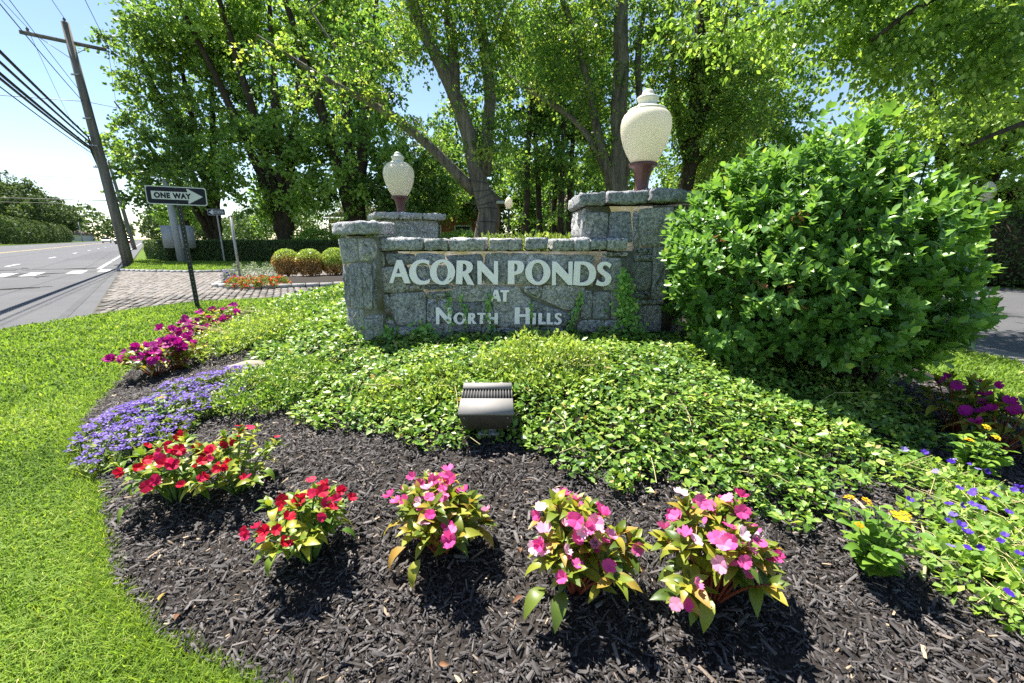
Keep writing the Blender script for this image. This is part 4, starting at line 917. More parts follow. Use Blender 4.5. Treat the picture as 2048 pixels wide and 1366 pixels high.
def ivy(pts, n, label, spread, leaf=.034, seed=0, y=WY-.03):
    r = np.random.default_rng(seed); W = np.array([at_y(u, v, y) for u, v in pts]); root = thing('ivy_vine', label, 'vine', tuple(W[0]), 'ivy climbing the sign wall')
    part('stem', Geo().tube(W, .004, 5), M['stem'], root)
    t = r.random(n)**.8; s = np.linspace(0,1,len(W)); P = np.stack([np.interp(t, s, W[:,k]) for k in range(3)], 1)
    wd = spread*(1-.75*t); P[:,0] += r.normal(0,1,n)*wd; P[:,2] += r.normal(0,.03,n); P[:,1] -= np.abs(r.normal(0,.02,n))+.004
    part('leaves', cloud(P, r.normal(0,.7,(n,3))+np.array((0,-.3,-.4)), r.normal(0,.4,(n,3))+np.array((0,-1,.6)), leaf*r.uniform(.6,1.25,n), .9, T_OVAL), M['ivy'], root)
ivy([(1262,668),(1256,630),(1250,590),(1246,548)], 620, 'dense ivy spire on the wall where it meets the right pillar', .075, seed=1, y=WY-.05)
ivy([(1137,665),(1150,620),(1163,592)], 110, 'thin ivy strand on the wall right of the words North Hills', .02, .028, seed=2)
ivy([(985,665),(975,620),(981,590)], 80, 'ivy sprig climbing between the H of North and the word At', .022, .030, seed=3)
ivy([(930,660),(933,620),(922,600)], 60, 'ivy sprig above the O and R of North', .012, .026, seed=4)
ivy([(905,655),(897,610),(900,592)], 45, 'short ivy sprig above the N of North', .010, .030, seed=5)
ivy([(1062,665),(1064,620),(1061,600)], 36, 'slender ivy strand beside the big H of Hills', .007, .024, seed=6)
ivy([(860,672),(850,662),(845,652)], 120, 'ivy clump at the foot of the wall left of the word North', .10, .04, seed=7)
ivy([(775,680),(770,665),(768,655)], 110, 'ivy clump at the foot of the left pier', .10, .04, seed=8)

# glossy shrub on the right: leafy shoots over an uneven dome, the nearest leaves as single pieces
r = np.random.default_rng(5)
bc_ = np.array((2.10, 3.06, .95)); bush = thing('laurel_shrub', 'large glossy dark green broadleaf shrub at the right end of the sign wall', 'shrub', (2.34, 3.05, .25))
ns = 2700; D = nrm(r.normal(size=(ns*2, 3))); D = D[D[:,2] > -.62][:ns]; ns = len(D)
def bush_r(D):
    lump = np.array([mnoise.noise(Vector(d*2.1)+Vector((4,1,0))) for d in D])*.18+np.array([mnoise.noise(Vector(d*5)) for d in D])*.12
    ax = np.where(D[:,2:3] > 0, np.array((.87,.80,.93)), np.array((.88,.84,.70)))
    # flare towards the right at mid height, as the plant sprawls there
    e = 1/np.linalg.norm(D/ax, axis=1); return e*(1+lump)*(1+.10*np.clip(D[:,0],0,1)*np.exp(-((D[:,2]+.05)/.35)**2))
rad = bush_r(D); f = np.where(r.random(ns) < .72, r.uniform(.88,1.05,ns)+(r.random(ns) < .06)*r.uniform(.02,.1,ns), r.uniform(.5,.9,ns)); C = bc_+D*(rad*f)[:,None]
lm = 10; axis = nrm(D*.8+np.array((0,0,.55))+r.normal(0,.35,(ns,3))); L = r.uniform(.09,.17,ns)
j = np.arange(lm); tt = (j+.5)/lm; ang = j[None]*2.399+r.uniform(0,6.28,(ns,1))
x = nrm(np.cross(axis, np.array((.3,.2,1.)))); y = np.cross(axis, x)
out = np.cos(ang)[...,None]*x[:,None]+np.sin(ang)[...,None]*y[:,None]
P = C[:,None]+axis[:,None]*((tt[None]-.7)*L[:,None])[...,None]; A = out*(1.05-.55*tt)[None,:,None]+axis[:,None]*(.25+.7*tt)[None,:,None]; N = axis[:,None]*.9+np.array((0,0,.5))-out*.25+r.normal(0,.2,P.shape)
S = (.070*(1.08-.36*tt)[None]*r.uniform(.8,1.2,(ns,lm))); P = P.reshape(-1,3); A = A.reshape(-1,3); N = N.reshape(-1,3); S = S.ravel()
tone = np.clip((r.random((ns,1))*.45+.35*tt[None]+r.random((ns,lm))*.25), 0, 1).ravel()
ok = P[:,2] > hgt(P[:,0], P[:,1])+.02; P, A, N, S, tone = P[ok], A[ok], N[ok], S[ok], tone[ok]
outer = np.linalg.norm((P-bc_)/np.array((1.08,.86,1.0)), axis=1) > .86
dcam = np.linalg.norm(P-np.array((0,0,CAMZ)), axis=1) + np.where(outer, 0, 9); near = np.argsort(dcam)[:300]; mask = np.ones(len(P), bool); mask[near] = False
part('foliage', cloud(P[mask], A[mask], N[mask], S[mask], .72, T_OVAL, tone[mask]), M['laurel'], bush, kind='stuff')
lau = [leaf_mesh('leaf', M['laurel_obj'], .29*w_, .2*c_, .3, 4, k) for k, (w_, c_) in enumerate(((1,1),(.9,1.8),(1.1,.4)))]
for i in near: put('leaf', lau[int(r.integers(3))], bush, P[i], A[i], N[i], S[i])
g = Geo(); sel = r.choice(ns, 330, replace=False)
for i in sel:
    b = np.array((2.34+r.normal(0,.12), 3.05+r.normal(0,.12), .2)); m = (b+C[i])/2+np.array((0,0,.12)); g.tube([b, m, C[i]], [.014,.009,.004], 5, False)
part('branches', g, M['bark_dark'], bush)
for (u, v, nd) in ((1600,430,9),(1655,238,3),(1458,470,4),(1512,566,3),(1580,578,3),(1608,604,2),(1770,610,2),(1440,545,3)):
    dr = ray(u, v); q = np.array((0,0,CAMZ)) + dr*2.3
    for k in range(40):
        q = q+dr*.03; e = nrm((q-bc_)[None]); 
        if np.linalg.norm(q-bc_) < bush_r(e)[0]*.97: break
    for k in range(nd): put('dead_leaf', LV['dead'][k % 4], bush, q+r.normal(0,.03,3), r.normal(0,1,3)-UPV*.4, r.normal(0,1,3)-np.array((0,1,0)), .06)

# ---------------------------------------------------------------- mulch chips, lawn grass, fallen leaves
n = 150000; P = np.concatenate([np.stack([rng.uniform(-3.0,3.6,n), .55+rng.random(n)**1.3*3.2], 1), np.stack([rng.uniform(-4.6,-1.5,22000), rng.uniform(2.2,5.2,22000)], 1)]); d = bed_d(P[:,0], P[:,1])
inside_gc = signed_dist(P, GC)
keep = (d > .0) & (inside_gc < .25) & ((P[:,1] < 3.3) | (P[:,0] < -1.5)) & ~((P[:,0] < -1.5) & (P[:,1] > 2.6) & (inside_gc > .05)); P = P[keep]; n = len(P)
z = hgt(P[:,0], P[:,1])+rng.uniform(.0,.022,n); a = rng.uniform(0,6.28,n); L = rng.lognormal(-4.05,.55,n).clip(.006,.055); W = L*rng.uniform(.09,.27,n); H = rng.uniform(.002,.006,n)
tilt = rng.normal(0,.35,n); roll = rng.normal(0,.4,n)
ax = np.stack([np.cos(a)*np.cos(tilt), np.sin(a)*np.cos(tilt), np.sin(tilt)], 1); sx = nrm(np.cross(np.tile(UPV,(n,1)), ax)); up = np.cross(ax, sx); s2 = sx*np.cos(roll)[:,None]+up*np.sin(roll)[:,None]; u2 = np.cross(ax, s2)
tv = np.array([(-1,-1,-1),(1,-.8,-1),(1,.9,-1),(-1,1,-1),(-.9,-.2,1),(.85,.3,1)])*.5
V = np.column_stack([P, z])[:,None] + tv[None,:,0:1]*(ax*L[:,None])[:,None] + tv[None,:,1:2]*(s2*W[:,None])[:,None] + tv[None,:,2:3]*(u2*H[:,None])[:,None]
i6 = (np.arange(n)*6)[:,None,None]; FQ_ = (np.array([(0,1,5,4),(2,3,4,5)])[None]+i6).reshape(-1,4); FT_ = (np.array([(1,2,5),(3,0,4)])[None]+i6).reshape(-1,3)
tag(part('mulch', Geo().add2(V.reshape(-1,3), FT_, FQ_, np.repeat(np.clip(rng.beta(2,2.4,n)+ (rng.random(n) < .03)*.5,0,1), 6)), M['chip']), 'loose black shredded bark mulch in front of the flowers', 'mulch', None, 'stuff'); print('chips', n)
for k, (u, v, lb) in enumerate(((352,1255,'curled brown dead leaf on the mulch near the lawn at the lower left'), (320,1215,'fallen red petal on the mulch at the lower left'), (1310,1000,'dry tan leaf behind the pink impatiens'), (1040,1120,'dry leaf between two pink impatiens'), (1800,1160,'small orange dead leaf on the mulch right of the lantana'), (900,1345,'pale dead leaf at the front edge of the mulch'), (1045,1205,'yellow fallen leaf left of the middle pink impatiens'))):
    p = ground_px(u, v); o = bpy.data.objects.new('fallen_leaf', LV['dead'][k % 4] if k != 1 else LV['imp'][0]); col.objects.link(o); o.matrix_basis = frame_m(p+UPV*.028, rvec(1)[0]*np.array((1,1,.1)), UPV+rng.normal(0,.3,3), .045)
    tag(o, lb, 'leaf', 'fallen leaves on the mulch')
ti = Geo().tube([ground_px(1795,1055)+UPV*.03, ground_px(1838,1062)+UPV*.035, ground_px(1848,1090)+UPV*.03, ground_px(1846,1150)+UPV*.03, ground_px(1844,1175)+UPV*.03], [.003,.004,.005,.005,.004], 5)
solo('twig', ti, M['straw'], 'bent dry twig lying on the mulch beside the trailing torenias', 'twig')

LP = np.array(LAWN); VG = np.array([(-16.3,17.5),(-15.6,17.0),(-14,16.55),(-11.9,16.25),(-10.4,17.4),(-9,19.4),(-8,21.5),(-8.8,22.6),(-15,22.4),(-20.5,24.5),tuple(rp(23,-.2)),tuple(rp(14.6,-.15))])
def grass(name, poly, n, xr, yr, h, w, label, z0=0., dens=None, nb=True, near=0):
    P = np.stack([rng.uniform(*xr,n), rng.uniform(*yr,n)], 1)
    if near:
        Q = np.stack([rng.uniform(-3.6,1.0,near), rng.uniform(.3,3.4,near)], 1); Q = Q[rng.random(near) < np.clip((2.0/np.hypot(Q[:,0],Q[:,1]))**1.6,0,1)]; P = np.concatenate([P, Q]); n = len(P)
    ok = signed_dist(P, poly) > -.02
    if nb: ok &= bed_d(P[:,0], P[:,1]) < .03
    if dens is not None: ok &= rng.random(n) < dens(P)
    # only ground the lens can reach, with a margin
    ok &= (np.abs(P[:,0]) < 1.35*P[:,1]+1.1)
    P = P[ok]; n = len(P); dist = np.hypot(P[:,0], P[:,1]); k = np.clip(dist/1.6, 1, 5)
    patch = np.array([mnoise.noise(Vector((p[0]*1.3, p[1]*1.3, 5.))) for p in P])
    H = h*rng.uniform(.55,1.25,n)*(1+.25*patch); Wd = w*k*rng.uniform(.7,1.3,n); a = rng.uniform(0,6.28,n); lean = rng.uniform(.15,.95,n)
    dr = np.stack([np.cos(a), np.sin(a), np.zeros(n)], 1); sd = np.stack([-np.sin(a+rng.normal(0,.6,n)), np.cos(a), np.zeros(n)], 1)
    b = np.column_stack([P, np.full(n, z0-.004)]); m = b+UPV*(H*.62)[:,None]+dr*(H*lean*.28)[:,None]; t = b+UPV*(H*(1-.35*lean))[:,None]+dr*(H*lean*1.0)[:,None]
    V = np.stack([b-sd*Wd[:,None], b+sd*Wd[:,None], m-sd*Wd[:,None]*.75, m+sd*Wd[:,None]*.75, t], 1).reshape(-1,3); i = np.arange(n)*5
    R = np.repeat(np.clip(rng.beta(2.2,2.6,n)*.85+.34*patch+.16*np.array([mnoise.noise(Vector((p[0]*4.5, p[1]*4.5, 2.))) for p in P])+(rng.random(n) < .02)*.5,0,1), 5)
    g = Geo(); g.add2(V, np.stack([i+2,i+3,i+4],1), np.stack([i,i+1,i+3,i+2],1), R)
    tag(part(name, g, M['grass']), label, 'grass', None, 'stuff'); print(name, n)
grass('lawn_grass', LP, 760000, (-8.6,5.6), (.35,9.6), .052, .0021, near=330000, label= 'sunlit mown lawn grass beside and in front of the flower bed', dens=lambda P: np.clip((3.2/np.hypot(P[:,0],P[:,1]))**1.5,.22,1)*np.where((np.abs(P[:,0])<1.0)&(P[:,1]>4),.1,1))
grass('verge_grass', VG, 60000, (-24,-8), (16,26), .09, .0022, 'grass of the strip between the setts and the clipped hedge', .05, nb=False)
# near edge of the lawn: a dense band so that the bed edge reads as cut turf
n = 36000; t = rng.random(n)*(len(BED)-1); seg = np.minimum(t.astype(int), len(BED)-2); e = BED[seg]+(BED[seg+1]-BED[seg])*(t-seg)[:,None]
e = e[(e[:,1] < 3.2)]; P = e+rng.normal(0,.06,e.shape); P = P[(bed_d(P[:,0],P[:,1]) < .015) & (np.abs(P[:,0]) < 1.3*P[:,1]+.5)]; n = len(P); a = rng.uniform(0,6.28,n)
A = np.stack([np.cos(a)*.6, np.sin(a)*.6, np.full(n,.9)],1)
tag(part('turf_edge_grass', cloud(np.column_stack([P, np.zeros(n)]), A, rng.normal(0,1,(n,3)), .068*rng.uniform(.6,1.2,n), .07, T_DIA, np.clip(rng.beta(2.5,2,n),0,1)), M['grass']), 'longer grass blades leaning over the edge of the mulch', 'grass', None, 'stuff')

def boulder(px, s, label, seed):
    c = ground_px(*px); r = np.random.default_rng(seed); g = Geo(); n, m = 12, 8; V = []
    for i in range(m+1):
        th = math.pi*i/m
        for k in range(n):
            ph = 2*math.pi*k/n; d = np.array((math.sin(th)*math.cos(ph), math.sin(th)*math.sin(ph), math.cos(th))); q = d*(1+.35*mnoise.noise(Vector(d*1.6)+Vector((seed,0,0))))*np.array(s); V.append(c+q+np.array((0,0,s[2]*.35)))
    Q = [(i*n+k, (i+1)*n+k, (i+1)*n+(k+1) % n, i*n+(k+1) % n) for i in range(m) for k in range(n)]; g.add(V, Q)
    solo('boulder', g, M['boulder'], label, 'boulder')
boulder((492,752), (.20,.13,.085), 'tan weathered rock half buried at the left of the ground cover', 3)
boulder((455,800), (.11,.12,.08), 'small tan rock below the bigger one beside the violet flowers', 5)

# ---------------------------------------------------------------- trees
def px_limb(pts, Y, dy=0.0):
    """(u, v, r) along a limb at distance Y (optionally receding by dy from start to end)"""
    n = len(pts); return [(*at_y(u, v, Y+dy*i/max(1,n-1)), r) for i, (u, v, r) in enumerate(pts)]
# the tree right behind the sign
PT = 7.3
tr0 = px_limb([(978,478,.185),(972,420,.17),(966,385,.165),(955,345,.13),(938,275,.12),(912,190,.11),(885,135,.10),(850,70,.088),(815,-10,.075),(790,-90,.07),(770,-170,.04)], PT)
tr0 = [(*tr0[0][:2], .15, .25)] + tr0
tr1 = px_limb([(950,385,.095),(905,335,.08),(850,282,.072),(790,232,.064),(735,196,.058),(690,186,.058),(645,152,.044),(612,142,.034),(575,108,.024),(545,100,.016),(515,70,.008)], PT, -.6)
tr2 = px_limb([(968,350,.11),(975,260,.10),(985,160,.09),(965,70,.08),(945,-20,.07),(930,-120,.045)], PT, .4)
tr3 = px_limb([(908,180,.10),(915,110,.09),(895,30,.08),(880,-60,.06),(870,-150,.035)], PT, .5)
tr4 = px_limb([(790,232,.035),(740,205,.03),(690,130,.025),(650,80,.02),(620,20,.012)], PT, -.4)
cr = [(*at_y(u, v, PT+dy), a, b, c, w) for u, v, dy, a, b, c, w in ((640,150,-.3,.9,.7,.55,.7),(730,120,-.4,.7,.6,.6,.9),(830,20,0,.8,.8,.8,.8),(960,150,0,.5,.6,1.2,1.5),(985,290,0,.38,.5,.7,1.2),(930,30,.2,.9,.8,.9,1.2),(1010,60,.3,.5,.6,.9,.8),(790,-120,0,1.6,1.4,1.0,.25),(930,-170,.5,1.7,1.5,1.2,.2),(850,250,-.3,.5,.4,.25,.6))]
grow_tree('pear_tree', 'pear tree with a forked grey trunk and long left limb right behind the sign wall', [tr0, tr1, tr2, tr3, tr4], cr, 300, 66, .066, M['pear'], M['bark'], .34, .72, T_4, seed=3, droop=.55, tip=.006, shell=.2)
# string lights wrapped round that trunk
g = Geo()
P = []; 
for k in range(120):
    t = (k/119)**1.2; q = np.array([np.interp(t, np.linspace(0,1,4), [tr0[1][i], tr0[2][i], tr0[3][i], tr0[4][i]][0:4]) for i in range(3)]); rr = np.interp(t,[0,.4,.8,1],[.21,.20,.195,.17])+.008
    a = k*.40+math.sin(k*.13)*1.4; zo = math.sin(a*.7+k*.05)*.06; P.append(q+np.array((rr*math.cos(a), rr*math.sin(a), zo)))
solo('string_lights', Geo().tube(P, .005, 5), M['wire'], 'dark string light cable wound round the trunk behind the sign', 'string lights')
# two pears at the right, farther back
B = 10.2
b0 = px_limb([(1232,400,.20),(1238,330,.19),(1238,240,.18),(1240,140,.17),(1243,50,.155),(1243,-40,.13),(1240,-140,.09),(1238,-220,.05)], B); b0 = [(*b0[0][:2], .05, .24)]+b0
b1 = px_limb([(1222,380,.12),(1195,250,.10),(1175,170,.085),(1160,90,.07),(1130,10,.06),(1100,-60,.04)], B, .5); b2 = px_limb([(1215,350,.09),(1180,262,.075),(1120,215,.06),(1060,185,.045),(1020,150,.03)], B, .8)
b3 = px_limb([(1250,350,.10),(1285,230,.08),(1270,120,.07),(1290,20,.055),(1300,-60,.03)], B, .6)
cr = [(*at_y(u, v, B+dy), a, b, c, w) for u, v, dy, a, b, c, w in ((1150,60,.3,1.2,1.2,1.5,1.2),(1070,120,.6,.9,.9,1.0,1),(1200,160,.4,.9,1,1.6,1),(1310,90,.4,.8,1,1.5,1.1),(1240,-60,0,2.0,1.8,1.5,.35),(1110,-80,.5,1.6,1.4,1.2,.35),(1230,300,.6,.9,.8,.9,.8),(1180,310,.5,.55,.6,.5,.6),(1130,-20,1.2,1.4,1,.9,1))]
grow_tree('pear_tree', 'tall straight trunked pear tree left of the large lamp, yellow green leaves', [b0, b1, b2, b3], cr, 340, 84, .074, M['pear'], M['bark'], .45, .72, T_DIA, seed=4, droop=.5, shell=.2)
C_ = 11.0
c0 = px_limb([(1368,400,.18),(1385,300,.17),(1395,200,.16),(1400,100,.15),(1408,0,.13),(1412,-100,.1),(1414,-200,.05)], C_); c0 = [(*c0[0][:2], .05, .22)]+c0
c1 = px_limb([(1375,330,.10),(1350,220,.08),(1345,100,.07),(1340,0,.05)], C_, .5); c2 = px_limb([(1395,260,.09),(1440,160,.07),(1470,60,.055),(1480,-40,.03)], C_, .4); c3 = px_limb([(1390,330,.07),(1440,270,.05),(1490,220,.035)], C_, .2)
cr = [(*at_y(u, v, C_+dy), a, b, c, w) for u, v, dy, a, b, c, w in ((1360,80,.2,1.0,1,1.5,1.2),(1400,200,0,.8,.9,1.4,1.2),(1460,90,0,1.0,1,1.4,1.1),(1450,250,0,1.0,.8,1.0,1.2),(1350,280,.3,.6,.7,1.2,1),(1420,-70,0,2.0,1.8,1.4,.35),(1500,190,-.2,.7,.6,.6,.7),(1430,350,0,.8,.7,.7,.8))]
grow_tree('pear_tree', 'densely leaved pear tree between the large lamp and the glossy shrub', [c0, c1, c2, c3], cr, 340, 84, .074, M['pear'], M['bark_dark'], .46, .72, T_DIA, seed=5, droop=.5, shell=.2)
# big dark maples beyond the setts on the left
def stems(base, tops, r0, z0=.05):
    out = []
    for k, (dx, dy, h) in enumerate(tops):
        b = np.array(base, float); out.append([(b[0], b[1], z0, r0), (b[0]+dx*.12, b[1]+dy*.12, h*.22, r0*.85), (b[0]+dx*.38, b[1]+dy*.4, h*.5, r0*.6), (b[0]+dx*.75, b[1]+dy*.75, h*.8, r0*.35), (b[0]+dx, b[1]+dy, h, r0*.12)] )
    return out
def big(name, label, base, tops, r0, blobs, ncl, per, leaf, mat, seed, bm='bark_dark', cr=.8, **kw):
    return grow_tree(name, label, stems(base, tops, r0), blobs, ncl, per, leaf, M[mat], M[bm], cr, .8, T_DIA, seed=seed, **kw)
gm = 'maples beyond the setted apron'
big('maple_tree', 'dark maple nearest the road, its branches reaching left above the utility pole base', (-18.6,27.0), ((-2.0,-1.5,12.5),(-1.0,.5,14.5),(2.2,-.5,14),(-3,-2,8.5)), .26,
    [(-18.0,27.5,9.5,3.8,2.6,4.6),(-20.3,25.6,6.6,2.2,2.2,2.8,1.2),(-19.6,25.2,10.6,1.6,2,1.8,1.2),(-18.2,23.6,4.6,3.0,1.4,2.0,1.5),(-17,26.5,13,3.8,3,3,1.0)], 390, 85, .20, 'maple2', 11, group=gm)
big('maple_tree', 'maple with several slanting dark stems behind the one way sign', (-13.6,25.8), ((-3.8,-1.5,14.5),(-1.2,-2.2,15.5),(1.5,-1.4,15),(3.6,-1.8,13)), .34,
    [(-14.4,27.0,10.5,4.2,2.4,4.8),(-13.2,24.6,5.2,4.4,2.4,2.8,1.2),(-11,25.2,13,3.6,2.8,3.4,1),(-15.8,25,13.5,3,2.6,2.6,1)], 370, 85, .20, 'maple', 12, group=gm)
big('maple_tree', 'maple with an ivy covered trunk left of the smaller lamp', (-9.2,25.4), ((-2.6,-1.4,15),(.6,-1.4,16),(2.8,-1.5,14)), .44,
    [(-9.6,26.8,10.8,3.6,2.4,4.8),(-9.2,24.4,5.4,3.8,2.2,2.8,1.2),(-7.2,25,13,3,2.6,3.2,1)], 330, 85, .20, 'maple', 13, group=gm)
big('maple_tree', 'maple seen above the smaller lamp, thinner leaved with sky behind', (-6.6,26.5), ((-1.8,.2,12),(1.6,-.3,5.5)), .24,
    [(-8.2,26,10.5,1.6,2.0,2.6,.8),(-6.0,25.6,4.0,2.8,2,2.2,1.2),(-4.6,26,4.2,1.8,1.6,2.0,1)], 190, 85, .20, 'maple2', 14, group=gm)
# slim trees in the middle distance, seen over the wall
gs = 'slim trees seen over the sign wall'
sl = [(1052,'slim dark trunk left of centre behind the wall'),(1078,'slim trunk with a broad light crown behind the wall, second from the left'),(1107,'slim dark trunk in the middle of the row behind the wall'),(1121,'thin grey trunk right of the middle of the row behind the wall'),(1137,'thin trunk fourth in the row behind the wall, close to the leaning one'),(1160,'slim leaning trunk next to the right pillar')]
for k, (u, lb) in enumerate(sl):
    Yk = 21+1.3*(k % 3); x = at_y(u, 470, Yk)[0]; ln = (0.2,-.5,.2,.0,.1,.9)[k]
    grow_tree('slim_tree', lb, [[(x-ln*.3,Yk,.0,.17),(x,Yk,2.5,.15),(x+ln*.5,Yk,6,.11),(x+ln,Yk,9,.06),(x+ln*1.2,Yk,11,.02)]],
        [(x+ln*.8,Yk,8.6,1.9,1.9,3.0),(x+ln*.4+(-.6 if k % 2 else .6),Yk-.5,4.6,1.7,1.2,1.2,.55),(x+.3,Yk,2.2,1.3,1,.7,.25)], 85, 70, .17, M['lime'], M['bark_dark'], .62, .8, T_DIA, group=gs, seed=20+k)
# background row behind the lawn, closing the view
gb = 'background trees behind the grounds'
for k, (x, y, h, rr, mt, lb) in enumerate(((-3.4,33,11,3.2,'lime','light green background tree behind the forked pear trunk'),(1.0,38,9,3.0,'lime','background tree beyond the slim trunks'),(7.0,34,12,3.6,'lime','background tree seen right of the large lamp'),(13,30,13,4.0,'maple','background tree above the top of the glossy shrub'),(3.6,46,10,3.6,'far','farthest background tree in the gap behind the wall'),(-9.0,44,13,4.5,'far','far tree closing the gap left of the forked trunk'))):
    big('background_tree', lb, (x,y), ((-.8,0,h*.95),(.9,.2,h)), .2, [(x,y,h*.62,rr,rr,h*.36),(x-.3,y-.6,h*.3,rr*.9,rr*.7,h*.18,.8)], 150, 80, .24, mt, 40+k, group=gb, cr=.9)
# trees on the right
E0 = [[(9.6,7.2,0,.26),(9.4,7.2,2.2,.22),(8.8,7.0,4.4,.18),(8.0,6.8,6.4,.12),(7.2,6.4,8.2,.05)], [(9.2,7.1,3.2,.12),(8.0,6.6,4.3,.085),(6.6,6.2,4.6,.06),(5.2,5.9,4.2,.04),(4.4,5.8,3.6,.02)], [(8.9,7.0,4.2,.11),(7.2,6.6,5.6,.08),(5.6,6.4,6.0,.05),(4.2,6.3,5.6,.03)], [(9.3,7.1,2.8,.09),(8.0,6.3,3.0,.06),(6.8,5.9,2.8,.04),(5.8,5.7,2.4,.02)], [(9.0,7,4.0,.1),(9.4,6.2,5.8,.07),(9.0,5.6,7.2,.03)], [(9.0,7.0,3.8,.08),(7.2,6.7,4.5,.055),(5.3,6.5,4.5,.04),(3.9,6.5,4.3,.026),(3.0,6.6,3.95,.012)]]
grow_tree('maple_tree', 'overhanging maple at the right whose long branches sweep down to the left above the shrub', E0, [(5.0,6.2,4.5,1.2,.9,.85,1.3),(6.4,6.2,5.0,1.4,1.0,.9,1.3),(4.2,6.3,5.4,1.2,.9,.7,1.2),(7.6,6.5,5.6,1.5,1.2,1.2,1),(5.8,6.4,6.5,2.0,1.2,.9,1.0),(7.6,6.3,3.4,1.3,.9,.8,1.0),(8.6,6.4,4.6,1.2,1.0,1.2,1),(3.3,6.6,4.2,.9,.6,.4,2.2),(4.3,6.4,4.0,.9,.6,.5,2.2),(5.4,6.3,3.8,1.1,.7,.55,2.0),(6.5,6.3,3.7,1.1,.7,.6,1.8)], 450, 85, .085, M['maple'], M['bark_dark'], .42, .6, T_DIA, seed=31, droop=.7, spread=(1.5,1,.55), shell=.1, tip=.006)
big('maple_tree', 'sunlit bright green maple filling the right edge beyond the drive', (15.0,14.5), ((-2.5,-1,10),(-.5,0,12),(2,-1,10),(-3.5,-1.5,6)), .28, [(13.8,13.8,6.5,3.6,2.6,3.4,1),(12.2,13.2,4.0,2.6,1.8,1.8,1.2),(16.4,13.4,5.0,3.2,2.2,3.2,1.1),(14.5,13,2.8,2.6,1.4,1.2,1),(12.6,14,9.5,3,2.4,2.2,.8)], 460, 85, .13, 'bright', 32, cr=.62, spread=(1.4,1,.6), droop=.5)
big('maple_tree', 'second sunlit maple behind the shrub, left of the brightest one', (9.8,19), ((-1.5,0,9.5),(1.2,.3,10)), .22, [(9.4,18.5,6.0,2.8,2.2,3.2),(8.6,18,3.0,2.2,1.6,1.5)], 230, 85, .15, 'lime', 33, cr=.65)

# ---------------------------------------------------------------- clipped hedges and shrubs
def surf_cloud(c, s, n, leaf, kind='box', rz=0., seed=0, power=2.0):
    """leaf positions in a thin layer over a box or dome"""
    r = np.random.default_rng(seed); 
    if kind == 'box':
        a = np.array((s[1]*s[2], s[1]*s[2], s[0]*s[2], s[0]*s[2], s[0]*s[1])); f = r.choice(5, n, p=a/a.sum()); q = r.uniform(-.5,.5,(n,3)); nn = np.zeros((n,3))
        for k, (ax, sg) in enumerate(((0,-1),(0,1),(1,-1),(1,1),(2,1))): m = f == k; q[m,ax] = sg*.5; nn[m,ax] = sg
        P = q*np.array(s); P += nn*r.normal(-.03,.035,n)[:,None]
    else:
        d = nrm(r.normal(size=(n,3))); d[:,2] = np.where(d[:,2] < -.85, -d[:,2], d[:,2]); P = d*np.array(s)/2*r.uniform(.86,1.03,n)[:,None]; nn = d
    ca, sa = math.cos(rz), math.sin(rz)
    P = np.stack([P[:,0]*ca-P[:,1]*sa, P[:,0]*sa+P[:,1]*ca, P[:,2]],1)+np.asarray(c); nn = np.stack([nn[:,0]*ca-nn[:,1]*sa, nn[:,0]*sa+nn[:,1]*ca, nn[:,2]],1)
    return P, r.normal(0,.8,(n,3))+nn*.5, nn+r.normal(0,.5,(n,3)), leaf*r.uniform(.7,1.3,n), d if kind != 'box' else None
def hedge(name, label, c, s, rz, n, leaf, mat, seed=0, core='hedge_core'):
    root = thing(name, label, 'hedge', (c[0], c[1], c[2]-s[2]/2)); P, A, N, S, _ = surf_cloud(c, s, n, leaf, 'box', rz, seed)
    part('foliage', cloud(P, A, N, S, .8, T_DIA), M[mat], root); part('branches', Geo().box(c, np.array(s)*np.array((.985,.86,.93)), rz), M['bark_dark'], root); return root
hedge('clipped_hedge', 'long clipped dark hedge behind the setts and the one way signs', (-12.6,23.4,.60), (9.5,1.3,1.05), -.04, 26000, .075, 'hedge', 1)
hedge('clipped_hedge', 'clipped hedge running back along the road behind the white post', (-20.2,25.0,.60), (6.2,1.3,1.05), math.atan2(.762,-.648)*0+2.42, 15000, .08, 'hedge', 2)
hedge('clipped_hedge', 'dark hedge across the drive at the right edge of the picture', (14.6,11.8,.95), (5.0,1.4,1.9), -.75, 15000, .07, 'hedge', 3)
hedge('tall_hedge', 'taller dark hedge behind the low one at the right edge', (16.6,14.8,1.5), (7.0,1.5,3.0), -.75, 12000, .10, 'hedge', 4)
gl = ['orange browned globe shrub nearest the lamp post bed, leftmost of the three', 'orange browned globe shrub in the middle of the island', 'greener globe shrub next to the wall, rightmost of the three']
for k, (u, v, dm) in enumerate(((566,552,.98),(613,552,.98),(664,550,1.02))):
    q = at_z(u, v, .06); c = (q[0], q[1]+.35, .06+dm*.40); root = thing('globe_shrub', gl[k], 'shrub', (q[0], q[1]+.35, .06), 'clipped globe shrubs on the island')
    P, A, N, S, d = surf_cloud(c, (dm*.86, dm, dm*.92), 6500, .045, 'dome', seed=70+k)
    low = (d[:,2] < (.45,.40,-.15)[k]+rng.normal(0,.18,len(P))) 
    part('foliage', cloud(P[~low], A[~low], N[~low], S[~low], .7, T_DIA), M['euonymus'], root); part('browned_foliage', cloud(P[low], A[low], N[low], S[low], .7, T_DIA), M['rust'], root)
    g = Geo(); 
    for j in range(16):
        a = j*.39; g.tube([(c[0],c[1],.0),(c[0]+.2*math.cos(a),c[1]+.2*math.sin(a),.35),(c[0]+dm*.4*math.cos(a),c[1]+dm*.4*math.sin(a),.55+.2*math.sin(j*2))], [.02,.014,.006], 5, False)
    part('branches', g, M['bark_dark'], root)
